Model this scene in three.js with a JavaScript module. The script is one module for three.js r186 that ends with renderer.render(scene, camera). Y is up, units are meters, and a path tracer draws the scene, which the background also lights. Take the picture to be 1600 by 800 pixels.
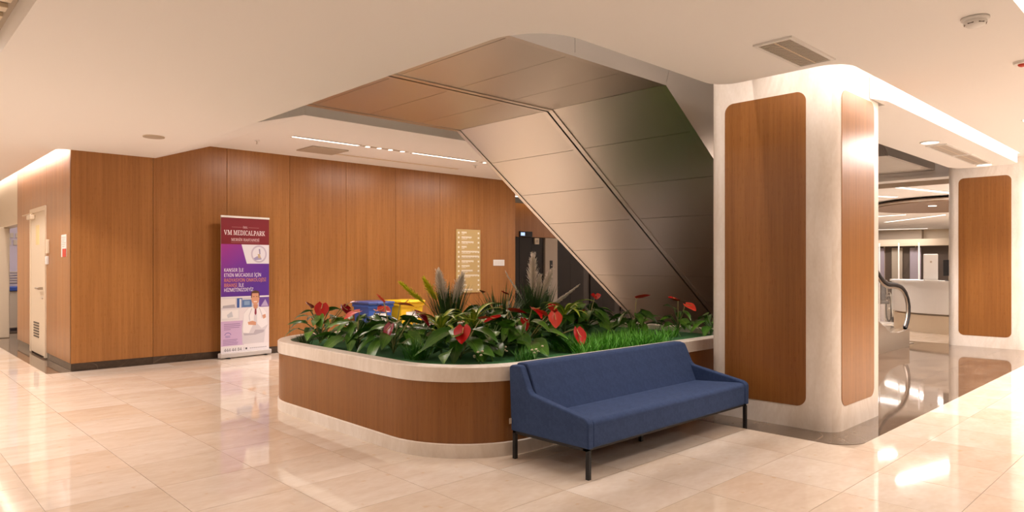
import * as THREE from 'three';
import { RoundedBoxGeometry } from 'three/addons/geometries/RoundedBoxGeometry.js';
import { mergeGeometries, toCreasedNormals } from 'three/addons/utils/BufferGeometryUtils.js';
import { RectAreaLightUniformsLib } from 'three/addons/lights/RectAreaLightUniformsLib.js';

// ------------------------------------------------------------------ camera, exposure, large lights
// world axes follow the building: +x runs right and away, -z runs left and away
const scene = new THREE.Scene();
scene.background = new THREE.Color(0x000000);
const camera = new THREE.PerspectiveCamera(2 * Math.atan(400 / 1073) * 180 / Math.PI, 2, 0.05, 100);
camera.position.set(0, 1.4, 0);
camera.rotation.set(0, -(Math.PI / 2 - 46.3 * Math.PI / 180), 0);
camera.setViewOffset(1600, 800, 0, -13, 1600, 800);
camera.updateProjectionMatrix();
const renderer = new THREE.WebGLRenderer({ antialias: true });
renderer.toneMapping = THREE.LinearToneMapping;
renderer.toneMappingExposure = 1.11;
renderer.shadowMap.enabled = true;
RectAreaLightUniformsLib.init();
const WARM = new THREE.Color().setRGB(1, 0.87, 0.82);
const TRAY = 52, COVE = 11, HALL = 52, BACK = 110, UPPER = 50, AISLE = 110;

// ------------------------------------------------------------------ helpers
const H1 = 2.895, H2 = 3.15, PI = Math.PI;
let seed = 7;
const rnd = () => { seed = (seed * 1664525 + 1013904223) >>> 0; return seed / 4294967296; };
const rr = (a, b) => a + (b - a) * rnd();
const used = new Map();
function numbered(n) { const k = used.get(n) || 0; used.set(n, k + 1); return k ? `${n}_${String(k).padStart(3, '0')}` : n; }
function shade(m) { m.castShadow = true; m.receiveShadow = true; return m; }
function thing(name, label, category, [x, y, z] = [0, 0, 0], turn = 0, group) {
  const o = new THREE.Group(); o.name = numbered(name); scene.add(o);
  o.position.set(x, y, z); o.rotation.y = turn; o.userData = { label, category };
  if (group) o.userData.group = group;
  return o;
}
function part(parent, name, geo, mat) { const m = shade(new THREE.Mesh(geo, mat)); m.name = name; parent.add(m); return m; }
function single(name, geo, mat, label, category, pos = [0, 0, 0], turn = 0, group) {
  const m = shade(new THREE.Mesh(geo, mat)); m.name = numbered(name); scene.add(m);
  m.position.set(...pos); m.rotation.y = turn; m.userData = { label, category };
  if (group) m.userData.group = group;
  return m;
}
function struct(name, geo, mat, label) {
  const m = shade(geo ? new THREE.Mesh(geo, mat) : new THREE.Group()); m.name = numbered(name); scene.add(m);
  m.userData = { kind: 'structure' }; if (label) m.userData.label = label;
  return m;
}
// uv in metres, by the axis a face looks along; v follows height on walls
function metric(geo, ou = 0, ov = 0) {
  const g = geo.index ? geo.toNonIndexed() : geo, p = g.attributes.position, n = g.attributes.normal;
  const uv = new Float32Array(p.count * 2);
  for (let t = 0; t < p.count; t += 3) {
    const ax = Math.abs(n.getX(t) + n.getX(t + 1) + n.getX(t + 2)), ay = Math.abs(n.getY(t) + n.getY(t + 1) + n.getY(t + 2)), az = Math.abs(n.getZ(t) + n.getZ(t + 1) + n.getZ(t + 2));
    for (let i = t; i < t + 3; i++) {
      const x = p.getX(i), y = p.getY(i), z = p.getZ(i);
      const [u, v] = ay >= ax && ay >= az ? [x, z] : ax >= az ? [z, y] : [x, y];
      uv[2 * i] = u + ou; uv[2 * i + 1] = v + ov;
    }
  }
  g.setAttribute('uv', new THREE.BufferAttribute(uv, 2));
  return g;
}
// box from corner to corner
function bx(x0, x1, y0, y1, z0, z1, o = 0) { const g = new THREE.BoxGeometry(x1 - x0, y1 - y0, z1 - z0); g.translate((x0 + x1) / 2, (y0 + y1) / 2, (z0 + z1) / 2); return metric(g, o, o * 0.37); }
function rbx(x0, x1, y0, y1, z0, z1, r = 0.01, s = 2) { const g = new RoundedBoxGeometry(x1 - x0, y1 - y0, z1 - z0, s, r); g.translate((x0 + x1) / 2, (y0 + y1) / 2, (z0 + z1) / 2); return metric(g); }
function tube(pts, r, seg = 16, rad = 6, closed = false) { return new THREE.TubeGeometry(new THREE.CatmullRomCurve3(pts.map(p => new THREE.Vector3(...p)), closed, 'centripetal'), seg, r, rad, closed); }
function merge(list) { return mergeGeometries(list.map(g => { const q = g.index ? g.toNonIndexed() : g; for (const k of Object.keys(q.attributes)) if (!['position', 'normal', 'uv'].includes(k)) q.deleteAttribute(k); return q; })); }
// polygon in plan (x, z) with optional corner radii, drawn as a slab between y0 and y1
function planShape(pts) {
  const s = new THREE.Shape(), n = pts.length;
  for (let i = 0; i < n; i++) {
    const [x, z, r = 0] = pts[i], [px, pz] = pts[(i + n - 1) % n], [nx, nz] = pts[(i + 1) % n];
    if (!r) { i ? s.lineTo(x, -z) : s.moveTo(x, -z); continue; }
    const a = Math.hypot(px - x, pz - z), b = Math.hypot(nx - x, nz - z);
    const p1 = [x + (px - x) / a * r, z + (pz - z) / a * r], p2 = [x + (nx - x) / b * r, z + (nz - z) / b * r];
    i ? s.lineTo(p1[0], -p1[1]) : s.moveTo(p1[0], -p1[1]);
    const k = 0.45;
    s.bezierCurveTo(x + (p1[0] - x) * k, -(z + (p1[1] - z) * k), x + (p2[0] - x) * k, -(z + (p2[1] - z) * k), p2[0], -p2[1]);
  }
  s.closePath(); return s;
}
function slab(pts, y0, y1) {
  const g = new THREE.ExtrudeGeometry(planShape(pts), { depth: y1 - y0, bevelEnabled: false, curveSegments: 10 });
  g.rotateX(-PI / 2); g.translate(0, y0, 0); return metric(g);
}
// shape in the (a, y) plane extruded along the third axis; axis 'x': a = z, 'z': a = x
function upright(shape, axis, from, to, bevel = 0) {
  const g = new THREE.ExtrudeGeometry(shape, { depth: to - from - 2 * bevel, bevelEnabled: bevel > 0, bevelThickness: bevel, bevelSize: bevel, bevelOffset: -bevel, bevelSegments: 3, curveSegments: 10 });
  g.translate(0, 0, from + bevel);
  if (axis === 'x') { g.applyMatrix4(new THREE.Matrix4().set(0, 0, 1, 0, 0, 1, 0, 0, 1, 0, 0, 0, 0, 0, 0, 1)); const p = g.toNonIndexed(); flip(p); return metric(p); }
  return metric(g);
}
function flip(g) { for (const k of ['position', 'normal', 'uv']) { const a = g.attributes[k]; if (!a) continue; for (let i = 0; i < a.count; i += 3) for (let c = 0; c < a.itemSize; c++) { const t = a.array[(i + 1) * a.itemSize + c]; a.array[(i + 1) * a.itemSize + c] = a.array[(i + 2) * a.itemSize + c]; a.array[(i + 2) * a.itemSize + c] = t; } } g.computeVertexNormals(); return g; }
function poly(pts) { const s = new THREE.Shape(); pts.forEach(([a, b], i) => i ? s.lineTo(a, b) : s.moveTo(a, b)); s.closePath(); return s; }
function roundRect(x0, x1, y0, y1, r) {
  const s = new THREE.Shape();
  s.moveTo(x0 + r, y0); s.lineTo(x1 - r, y0); s.absarc(x1 - r, y0 + r, r, -PI / 2, 0); s.lineTo(x1, y1 - r); s.absarc(x1 - r, y1 - r, r, 0, PI / 2);
  s.lineTo(x0 + r, y1); s.absarc(x0 + r, y1 - r, r, PI / 2, PI); s.lineTo(x0, y0 + r); s.absarc(x0 + r, y0 + r, r, PI, 1.5 * PI); return s;
}
// rounded rectangle in plan as points [x, z], corners: radii at (x0,zb) (x0,zf) (x1,zf) (x1,zb)
function ringPath(x0, x1, zb, zf, radii) {
  const out = [], c = [[x0, zf, 1, -1, radii[1], PI, PI / 2], [x1, zf, -1, -1, radii[2], PI / 2, 0], [x1, zb, -1, 1, radii[3], 0, -PI / 2], [x0, zb, 1, 1, radii[0], -PI / 2, -PI]];
  for (const [x, z, sx, sz, r, a0, a1] of c) for (let k = 0; k <= 14; k++) { const a = a0 + (a1 - a0) * k / 14; out.push([x + sx * r + Math.cos(a) * r, z + sz * r + Math.sin(a) * r]); }
  return out;
}
// ring with an outer and an inner outline, between two heights, edges eased by e
function ring(outer, inner, y0, y1, e = 0.006) {
  const n = outer.length, P = [], U = [], I = [];
  const mix = (a, b, t) => [a[0] + (b[0] - a[0]) * t, a[1] + (b[1] - a[1]) * t];
  const wide = Math.hypot(outer[0][0] - inner[0][0], outer[0][1] - inner[0][1]), t = e / wide;
  const prof = [[0, y0], [0, y1 - e], [t, y1], [1 - t, y1], [1, y1 - e], [1, y0], [0, y0]];
  let s = 0;
  const cols = [];
  for (let i = 0; i <= n; i++) { if (i) s += Math.hypot(outer[i % n][0] - outer[i - 1][0], outer[i % n][1] - outer[i - 1][1]); cols.push(s); }
  for (let j = 0; j < prof.length - 1; j++) for (let i = 0; i < n; i++) {
    const q = [[i, j], [i + 1, j], [i + 1, j + 1], [i, j + 1]].map(([a, b]) => { const [m, y] = prof[b], p = mix(outer[a % n], inner[a % n], m); return [p[0], y, p[1], cols[a], y + m * wide]; });
    const b = P.length / 3;
    for (const v of q) { P.push(v[0], v[1], v[2]); U.push(v[3], v[4]); }
    I.push(b, b + 1, b + 2, b, b + 2, b + 3);
  }
  let g = new THREE.BufferGeometry();
  g.setAttribute('position', new THREE.Float32BufferAttribute(P, 3)); g.setAttribute('uv', new THREE.Float32BufferAttribute(U, 2)); g.setIndex(I);
  g = toCreasedNormals(g, 0.6); return g;
}

// ------------------------------------------------------------------ procedural textures
function lattice(n, sd) { const a = new Float32Array(n * n); let s = sd * 7919 + 13; for (let i = 0; i < n * n; i++) { s = (s * 1664525 + 1013904223) >>> 0; a[i] = s / 4294967296; } return a; }
function noise(px, py, sd) { // tileable value noise, px by py cells over the unit square
  const n = Math.max(px, py), L = lattice(n, sd);
  return (u, v) => {
    const x = ((u % 1) + 1) % 1 * px, y = ((v % 1) + 1) % 1 * py, i = Math.floor(x), j = Math.floor(y), a = x - i, b = y - j, f = a * a * (3 - 2 * a), g = b * b * (3 - 2 * b);
    const at = (p, q) => L[(q % py) * n + (p % px)];
    return (at(i, j) * (1 - f) + at(i + 1, j) * f) * (1 - g) + (at(i, j + 1) * (1 - f) + at(i + 1, j + 1) * f) * g;
  };
}
function texture(w, h, fn, metres, srgb = true) {
  const d = new Uint8Array(w * h * 4);
  for (let j = 0; j < h; j++) for (let i = 0; i < w; i++) { const c = fn(i / w, j / h), k = (j * w + i) * 4; for (let q = 0; q < 3; q++) d[k + q] = Math.max(0, Math.min(255, c[q])); d[k + 3] = 255; }
  const t = new THREE.DataTexture(d, w, h); t.wrapS = t.wrapT = THREE.RepeatWrapping; t.magFilter = THREE.LinearFilter; t.minFilter = THREE.LinearFilter;
  if (srgb) t.colorSpace = THREE.SRGBColorSpace;
  if (metres) t.repeat.set(1 / metres[0], 1 / metres[1]);
  t.needsUpdate = true; return t;
}
const mixc = (a, b, t) => a.map((v, i) => v + (b[i] - v) * t);
const woodTex = (() => {
  const a = noise(90, 3, 1), b = noise(260, 9, 2), c = noise(14, 2, 3), d = noise(420, 40, 4);
  return texture(512, 512, (u, v) => { const t = 0.45 * a(u, v) + 0.3 * b(u, v) + 0.35 * c(u, v); const k = mixc([150, 99, 52], [184, 128, 72], Math.min(1, t)); const p = d(u, v) > 0.83 ? -10 : 0; return k.map(x => x + p); }, [1.7, 2.6]);
})();
const marbleTex = (() => {
  const a = noise(5, 9, 11), b = noise(14, 34, 12), c = noise(60, 120, 13), w = noise(4, 4, 14), sp = noise(40, 40, 15);
  return texture(512, 512, (u, v) => {
    const q = v + 0.06 * w(u, v), t = 0.5 * a(u, q) + 0.3 * b(u, q) + 0.2 * c(u, q);
    let k = mixc([224, 206, 186], [239, 227, 213], Math.max(0, Math.min(1, (t - 0.25) * 1.9)));
    if (sp(u, v) > 0.93) k = mixc(k, [214, 176, 132], (sp(u, v) - 0.93) * 6);
    return k;
  }, [2.4, 2.4]);
})();
const stoneTex = (() => {
  const a = noise(7, 3, 21), b = noise(50, 8, 22), w = noise(5, 5, 23), c = noise(140, 60, 24);
  return texture(512, 512, (u, v) => { const q = u + 0.09 * w(u, v); const t = 0.45 * a(q, v) + 0.35 * b(q, v) + 0.2 * c(u, v); return mixc([230, 218, 203], [245, 236, 225], Math.max(0, Math.min(1, (t - 0.2) * 1.7))); }, [1.4, 1.4]);
})();
const darkTex = (() => {
  const a = noise(6, 10, 31), b = noise(30, 50, 32), w = noise(6, 6, 33), v1 = noise(9, 9, 34), c = noise(120, 120, 35);
  return texture(512, 512, (u, v) => {
    const t = 0.5 * a(u, v) + 0.3 * b(u, v) + 0.2 * c(u, v); let k = mixc([88, 74, 62], [134, 116, 98], t);
    const r = Math.abs(v1(u + 0.2 * w(u, v), v) - 0.5); if (r < 0.012) k = mixc(k, [178, 160, 140], 0.45 * (1 - r / 0.012)); return k;
  }, [1.8, 1.8]);
})();
const fabricTex = (() => { const a = noise(200, 200, 41), b = noise(12, 12, 42); return texture(400, 400, (u, v) => { const wv = (Math.sin(u * 2 * PI * 100) * Math.sin(v * 2 * PI * 100)) * 9; const t = a(u, v) * 34 - 17 + (b(u, v) - 0.5) * 12 + wv; return [50 + t * 0.8, 71 + t * 0.8, 111 + t * 0.9]; }, [0.22, 0.22]); })();
const fabricBump = (() => { const a = noise(200, 200, 43); return texture(400, 400, (u, v) => { const t = 128 + 70 * Math.sin(u * 2 * PI * 100) * Math.sin(v * 2 * PI * 100) + 60 * (a(u, v) - 0.5); return [t, t, t]; }, [0.22, 0.22], false); })();
const turfTex = (() => { const a = noise(160, 160, 61), b = noise(9, 9, 62); return texture(256, 256, (u, v) => { const t = a(u, v); return [34 + 40 * t + 10 * b(u, v), 92 + 50 * t, 48 + 34 * t]; }, [0.5, 0.5]); })();
const leafTex = (() => { const b = noise(7, 7, 72); return texture(128, 128, (u, v) => {
  const x = Math.abs(u - 0.5) * 2, vein = Math.abs(((v * 7 - x * 2.1) % 1 + 1) % 1 - 0.5) < 0.06 ? 1 : 0, mid = x < 0.05 ? 1 : 0;
  return mixc(mixc([62, 114, 32], [100, 152, 50], b(u, v)), [158, 190, 98], 0.55 * Math.max(mid, vein * 0.6)); }); })();
const strapTex = (() => { const b = noise(4, 30, 82); return texture(64, 128, (u, v) => { const x = Math.abs(u - 0.5) * 2; const band = x < 0.45 ? 1 : 0; return mixc([146, 182, 50], [234, 234, 108], band * (0.65 + 0.35 * b(u, v))); }); })();

const std = (o) => new THREE.MeshStandardMaterial(o);
const phy = (o) => new THREE.MeshPhysicalMaterial(o);
const lin = (r, g, b) => new THREE.Color().setRGB(r, g, b);
const M = {
  plaster: std({ color: lin(0.92, 0.9, 0.87), roughness: 0.9 }),
  wood: phy({ map: woodTex, color: lin(0.95, 0.94, 0.9), roughness: 0.3, specularIntensity: 1 }),
  woodB: phy({ map: woodTex, color: lin(0.9, 0.88, 0.84), roughness: 0.3, specularIntensity: 1 }),
  woodC: phy({ map: woodTex, color: lin(0.72, 0.66, 0.56), roughness: 0.28, specularIntensity: 1 }),
  woodGloss: phy({ map: woodTex, color: lin(0.95, 0.94, 0.9), roughness: 0.28, specularIntensity: 1 }),
  stone: std({ map: stoneTex, roughness: 0.3 }),
  dark: std({ map: darkTex, roughness: 0.045 }),
  skirt: std({ map: darkTex, color: lin(0.45, 0.43, 0.42), roughness: 0.18 }),
  grout: std({ color: lin(0.42, 0.33, 0.24), roughness: 0.6 }),
  tiles: [[1, 1, 1], [0.96, 0.945, 0.92], [0.98, 0.97, 0.955], [0.97, 0.93, 0.89], [0.93, 0.88, 0.82]].map(c => std({ map: marbleTex, color: lin(...c), roughness: 0.05 })),
  steel: phy({ color: lin(0.55, 0.51, 0.45), metalness: 1, roughness: 0.33 }),
  steelTrim: std({ color: lin(0.58, 0.53, 0.47), metalness: 1, roughness: 0.3 }),
  steelDark: std({ color: lin(0.06, 0.05, 0.045), metalness: 0.2, roughness: 0.6 }),
  fabric: phy({ map: fabricTex, bumpMap: fabricBump, bumpScale: 0.0006, roughness: 0.95, sheen: 0.15, sheenRoughness: 0.6, sheenColor: lin(0.3, 0.4, 0.6) }),
  blackMetal: std({ color: lin(0.018, 0.018, 0.02), roughness: 0.45, metalness: 0.3 }),
  rubber: std({ color: lin(0.012, 0.012, 0.013), roughness: 0.5 }),
  white: std({ color: lin(0.82, 0.81, 0.78), roughness: 0.5 }),
  whiteGloss: std({ color: lin(0.84, 0.82, 0.78), roughness: 0.22 }),
  cream: std({ color: lin(0.74, 0.62, 0.46), roughness: 0.4 }),
  grille: std({ color: lin(0.5, 0.42, 0.33), roughness: 0.6 }),
  slat: std({ color: lin(0.56, 0.5, 0.43), roughness: 0.6 }),
  grilleDark: std({ color: lin(0.12, 0.095, 0.07), roughness: 0.8 }),
  turf: std({ map: turfTex, roughness: 1 }),
  leaf: phy({ map: leafTex, color: lin(0.75, 0.78, 0.75), roughness: 0.3, side: THREE.DoubleSide }),
  leafB: phy({ map: leafTex, color: lin(0.45, 0.54, 0.45), roughness: 0.28, side: THREE.DoubleSide }),
  leafC: phy({ map: leafTex, color: lin(1, 1, 0.9), roughness: 0.3, side: THREE.DoubleSide }),
  strap: phy({ map: strapTex, roughness: 0.38, side: THREE.DoubleSide }),
  stem: std({ color: lin(0.10, 0.19, 0.05), roughness: 0.6 }),
  stemPale: std({ color: lin(0.48, 0.42, 0.18), roughness: 0.6 }),
  spathe: phy({ color: lin(0.62, 0.012, 0.012), roughness: 0.25, side: THREE.DoubleSide }),
  spatheDark: phy({ color: lin(0.30, 0.006, 0.02), roughness: 0.25, side: THREE.DoubleSide }),
  spatheCoral: phy({ color: lin(0.80, 0.07, 0.04), roughness: 0.28, side: THREE.DoubleSide }),
  spadix: std({ color: lin(0.72, 0.42, 0.16), roughness: 0.6 }),
  blade: std({ color: lin(0.05, 0.12, 0.03), roughness: 0.55, side: THREE.DoubleSide }),
  bladeB: std({ color: lin(0.11, 0.14, 0.045), roughness: 0.55, side: THREE.DoubleSide }),
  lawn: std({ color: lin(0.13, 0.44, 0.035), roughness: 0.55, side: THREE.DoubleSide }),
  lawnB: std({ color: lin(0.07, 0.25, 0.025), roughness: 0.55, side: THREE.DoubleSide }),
  plume: phy({ color: lin(0.95, 0.89, 0.82), roughness: 1, transmission: 0.5, thickness: 0, specularIntensity: 0.1, side: THREE.DoubleSide }),
  plumeLime: phy({ color: lin(0.8, 0.82, 0.05), roughness: 1, transmission: 0.5, thickness: 0, specularIntensity: 0.1, side: THREE.DoubleSide }),
  glass: phy({ color: lin(0.96, 0.97, 0.95), transmission: 1, roughness: 0.02, thickness: 0, ior: 1.5 }),
  glow: std({ color: 0xffffff, emissive: lin(1, 0.93, 0.82), emissiveIntensity: 2.2 }),
  blueBin: std({ color: lin(0.03, 0.10, 0.42), roughness: 0.4 }),
  blueLid: std({ color: lin(0.05, 0.08, 0.25), roughness: 0.35 }),
  yellowBin: std({ color: lin(0.78, 0.50, 0.015), roughness: 0.4 }),
  gold: std({ color: lin(0.56, 0.40, 0.17), roughness: 0.3 }),
  lilac: std({ color: lin(0.46, 0.40, 0.46), roughness: 0.6 }),
  brown: std({ color: lin(0.20, 0.115, 0.06), roughness: 0.4 }),
  darkGlass: phy({ color: lin(0.022, 0.016, 0.012), roughness: 0.45, specularIntensity: 0.5 }),
  farPane: std({ color: lin(0.13, 0.1, 0.08), roughness: 0.3 }),
  red: std({ color: lin(0.62, 0.06, 0.03), roughness: 0.5 }),
  blueSeat: std({ color: lin(0.04, 0.08, 0.32), roughness: 0.4 }),
};

// a lamp: its glowing face and the light in front of it. centre, length along 'x' or 'z', width, facing down
function stripLamp(parent, name, [x, y, z], along, len, wid, power) {
  const m = part(parent, name, along === 'x' ? bx(x - len / 2, x + len / 2, y, y + 0.012, z - wid / 2, z + wid / 2) : bx(x - wid / 2, x + wid / 2, y, y + 0.012, z - len / 2, z + len / 2), M.glow);
  const l = new THREE.RectAreaLight(WARM, power, along === 'x' ? len : wid, along === 'x' ? wid : len);
  l.position.set(x, y - 0.004, z); l.rotation.x = -PI / 2; l.name = name; parent.add(l);
  return m;
}

// ------------------------------------------------------------------ floor
{
  const floor = struct('floor', bx(-7, 36, -0.2, -0.004, -19, 7), M.grout, 'polished beige marble floor of square tiles');
  const S = 0.6, X0 = 0.775 - 0.6 * 40, Z0 = -1.05 - 0.6 * 40, gap = 0.0016;
  const geos = [];
  for (let k = 0; k < 10; k++) {
    const g = new THREE.BoxGeometry(S - 2 * gap, 0.02, S - 2 * gap); g.translate(S / 2, -0.01, S / 2);
    const q = g.toNonIndexed(), p = q.attributes.position, uv = q.attributes.uv, ou = (k * 0.37) % 2.4, ov = (k * 0.81) % 2.4;
    for (let i = 0; i < p.count; i++) uv.setXY(i, p.getX(i) + ou, p.getZ(i) + ov);
    geos.push(q);
  }
  // the beige field stops at the dark bands round pillar and wall
  const dark = (x, z) => (x > 5.48 && x < 13.95 && z < -1.98 && z > -7.6) || (x > 1.76 && z < -10.42);
  const cells = [];
  for (let i = 28; i < 100; i++) for (let j = 10; j < 52; j++) {
    const x = X0 + i * S, z = Z0 + j * S;
    if (x < -6.9 || x > 33.4 || z < -18.4 || z > 5.6) continue;
    const d = x * 0.691 - (z) * 0.723;
    cells.push({ x, z, d, lat: x * 0.723 + z * 0.691 });
  }
  const rest = [], cut = [];
  const inView = c => c.d > 2.6 && Math.abs(c.lat) < c.d * 0.80 + 0.5;
  const clipTo = (x0, x1, z0, z1) => { // tiles that meet the band edge are cut there
    let out = [[x0, x1, z0, z1]];
    const minus = (r, b) => { const [a0, a1, c0, c1] = r, [b0, b1, d0, d1] = b; if (b0 >= a1 || b1 <= a0 || d0 >= c1 || d1 <= c0) return [r]; const o = [];
      if (a0 < b0) o.push([a0, b0, c0, c1]); if (a1 > b1) o.push([b1, a1, c0, c1]); const m0 = Math.max(a0, b0), m1 = Math.min(a1, b1);
      if (c0 < d0) o.push([m0, m1, c0, d0]); if (c1 > d1) o.push([m0, m1, d1, c1]); return o; };
    for (const b of [[5.48, 13.95, -7.6, -1.98], [1.76, 40, -40, -10.42]]) out = out.flatMap(r => minus(r, b));
    return out.filter(r => r[1] - r[0] > 0.02 && r[3] - r[2] > 0.02);
  };
  const shown = cells.filter(c => inView(c)).sort((a, b) => a.d - b.d);
  let made = 0;
  const isWhole = c => { const k = clipTo(c.x, c.x + S, c.z, c.z + S); return k.length === 1 && k[0][0] === c.x && k[0][1] === c.x + S && k[0][2] === c.z && k[0][3] === c.z + S; };
  const hidden = c => c.x > 2.95 && c.x + S < 7.1 && c.z > -6.8 && c.z + S < -3.65;
  const tone = c => { const a = Math.sin(c.x * 12.9898 + c.z * 78.233) * 43758.5453, f = a - Math.floor(a); return f < 0.42 ? 0 : f < 0.62 ? 1 : f < 0.8 ? 2 : f < 0.93 ? 3 : 4; };
  const plain = (r, k) => { const g = bx(r[0] + gap, r[1] - gap, -0.02, 0, r[2] + gap, r[3] - gap, k); return g; };
  for (const c of shown) {
    if (hidden(c)) continue;
    const pieces = clipTo(c.x, c.x + S, c.z, c.z + S); if (!pieces.length) continue;
    if (made >= 300) { rest.push(c); continue; }
    made++;
    const h = Math.abs(Math.floor(c.x * 31 + c.z * 17));
    if (isWhole(c)) { const t = part(floor, 'floor_tile', geos[h % 10], M.tiles[tone(c)]); t.position.set(c.x, 0, c.z); }
    else part(floor, 'floor_tile', pieces.length > 1 ? merge(pieces.map(r => plain(r, h * 0.13))) : plain(pieces[0], h * 0.13), M.tiles[tone(c)]);
  }
  const others = cells.filter(c => !inView(c)).concat(rest);
  const far = part(floor, 'distant_floor_tiles', merge(others.flatMap(c => clipTo(c.x, c.x + S, c.z, c.z + S).map(r => plain(r, Math.abs(c.x * 3 + c.z * 5) % 7)))), M.tiles[2]);
  far.userData = { kind: 'stuff' };
  // dark polished stone round the pillars and along the left wall
  const D = 0.6;
  const edge = slab([[5.48, -1.98, 0.28], [5.48, -2.58], [6.08, -2.58], [6.08, -1.98]], -0.02, 0);
  part(floor, 'dark_floor_tile', edge, M.dark);
  for (let i = 0; i < 15; i++) for (let j = 0; j < 10; j++) {
    if (i === 0 && j === 0) continue;
    const x0 = 5.48 + i * D, z1 = -1.98 - j * D, x1 = Math.min(13.95, x0 + D), z0 = Math.max(-7.6, z1 - D);
    if (x1 - x0 < 0.05 || z1 - z0 < 0.05) continue;
    if (x0 > 5.9 && x1 < 7.1 && z1 < -3.8 && z0 > -6.8) continue;
    part(floor, 'dark_floor_tile', bx(x0 + 0.001, x1 - 0.001, -0.02, 0, z0 + 0.001, z1 - 0.001, (i * 0.47 + j * 0.83) % 1.8), M.dark);
  }
  part(floor, 'dark_floor_tile', slab([[1.76, -10.42, 0.12], [10.09, -10.42], [10.09, -10.46], [2.03, -10.46], [2.03, -12.4], [1.76, -12.4]], -0.02, 0), M.dark);
  for (let k = 0; k < 8; k++) part(floor, 'dark_floor_tile', bx(1.76, 2.2, -0.02, 0, -13.2 - k * 0.8, -12.402 - k * 0.8, k * 0.31), M.dark);
  part(floor, 'dark_floor_tile', bx(2.2, 33, -0.02, 0, -18.5, -10.6, 0.4), M.dark);
}

// ------------------------------------------------------------------ ceilings
{
  const c = struct('ceiling', slab([
    [0.74, -0.85], [31, -0.85], [31, -1.957], [5.255, -1.957, 0.22], [5.255, -2.985, 0.2], [3.06, -2.985, 0.42], [3.05, -10.46], [2.03, -10.46], [1.88, -10.46, 0.12], [1.88, -18], [0.74, -18],
  ], H1, 3.09), M.plaster, 'smooth plaster ceiling with a rounded cut-out round the escalators');
  // upward ramp to the raised strip along the wooden wall
  const ramp = new THREE.BufferGeometry();
  const A = [3.05, H1, -7.1], B = [3.8, H2, -7.5], C = [3.8, H2, -10.46], D = [3.05, H1, -10.46], up = 0.12;
  const q = (a, b, e, d) => [...a, ...b, ...e, ...a, ...e, ...d], u = p => [p[0], p[1] + up, p[2]];
  ramp.setAttribute('position', new THREE.Float32BufferAttribute([...q(A, B, C, D), ...q(u(A), u(D), u(C), u(B)), ...q(A, u(A), u(B), B), ...q(B, u(B), u(C), C), ...q(D, C, u(C), u(D)), ...q(A, D, u(D), u(A))], 3));
  ramp.computeVertexNormals(); metric(ramp);
  part(c, 'ceiling_ramp', ramp, M.plaster);
  part(c, 'raised_ceiling', slab([[3.8, -7.5], [16, -7.5], [16, -10.46], [3.8, -10.46]], H2, H2 + 0.3), M.plaster);
  part(c, 'corridor_ceiling', bx(10.1, 16, H2, H2 + 0.3, -18, -10.46), M.plaster);
  part(c, 'passage_ceiling', slab([[6.60, -2.245], [6.84, -2.17], [12.5, -2.17, 0.16], [12.5, -2.93, 0.12], [12.2, -3.01], [6.99, -3.01], [6.99, -2.245]], H1, 3.09), M.plaster);
  part(c, 'cove_lid', bx(5.0, 31, 3.16, 3.24, -2.98, -1.7), M.plaster);
  part(c, 'left_cove_lid', bx(1.4, 2.1, 3.16, 3.24, -18, -10.2), M.plaster);
  part(c, 'tray_ceiling', bx(-7, 36, 3.36, 3.46, -0.86, 7), M.plaster);
  part(c, 'tray_ceiling', bx(-7, 1.4, 3.36, 3.46, -19, -0.86), M.plaster);
  part(c, 'tray_fascia', bx(0.74, 0.78, 3.09, 3.36, -18, -0.85), M.plaster);
  part(c, 'tray_fascia', bx(0.74, 31, 3.09, 3.36, -0.89, -0.85), M.plaster);
  // hall beyond the second pillar
  part(c, 'hall_ceiling', bx(15.0, 36, 2.95, 3.05, -18, -1.957), M.plaster);
  part(c, 'hall_ceiling', bx(14.55, 15.0, 3.02, 3.1, -7.5, -1.957), M.plaster);
  part(c, 'hall_fascia', bx(14.98, 15.02, 2.93, 3.03, -12, -3.0), M.grille);
  // the shaft above the escalators up to the next storey
  const sh = struct('wall_shaft', null, null);
  part(sh, 'shaft_side', bx(2.95, 14.6, 3.09, 6.2, -2.98, -2.9), M.plaster);
  part(sh, 'shaft_side', bx(2.95, 14.6, 3.45, 6.2, -7.6, -7.5), M.plaster);
  part(sh, 'shaft_side', bx(0.80, 0.88, 3.1, 6.2, -7.5, -2.98), M.plaster);
  part(sh, 'shaft_side', bx(0.8, 3.05, 3.1, 6.2, -3.0, -2.9), M.plaster);
  part(sh, 'shaft_side', bx(14.55, 14.65, 3.09, 6.2, -7.6, -2.9), M.plaster);
  part(sh, 'shaft_top', bx(0.8, 14.65, 6.2, 6.3, -7.6, -2.9), M.plaster);
  const up1 = thing('upper_storey_lamp', 'strip lamp of the storey above, high in the escalator shaft', 'lamp', [0, 0, 0]);
  stripLamp(up1, 'lamp_diffuser', [4.3, 6.1, -3.35], 'x', 4.5, 0.2, UPPER);
}

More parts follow.
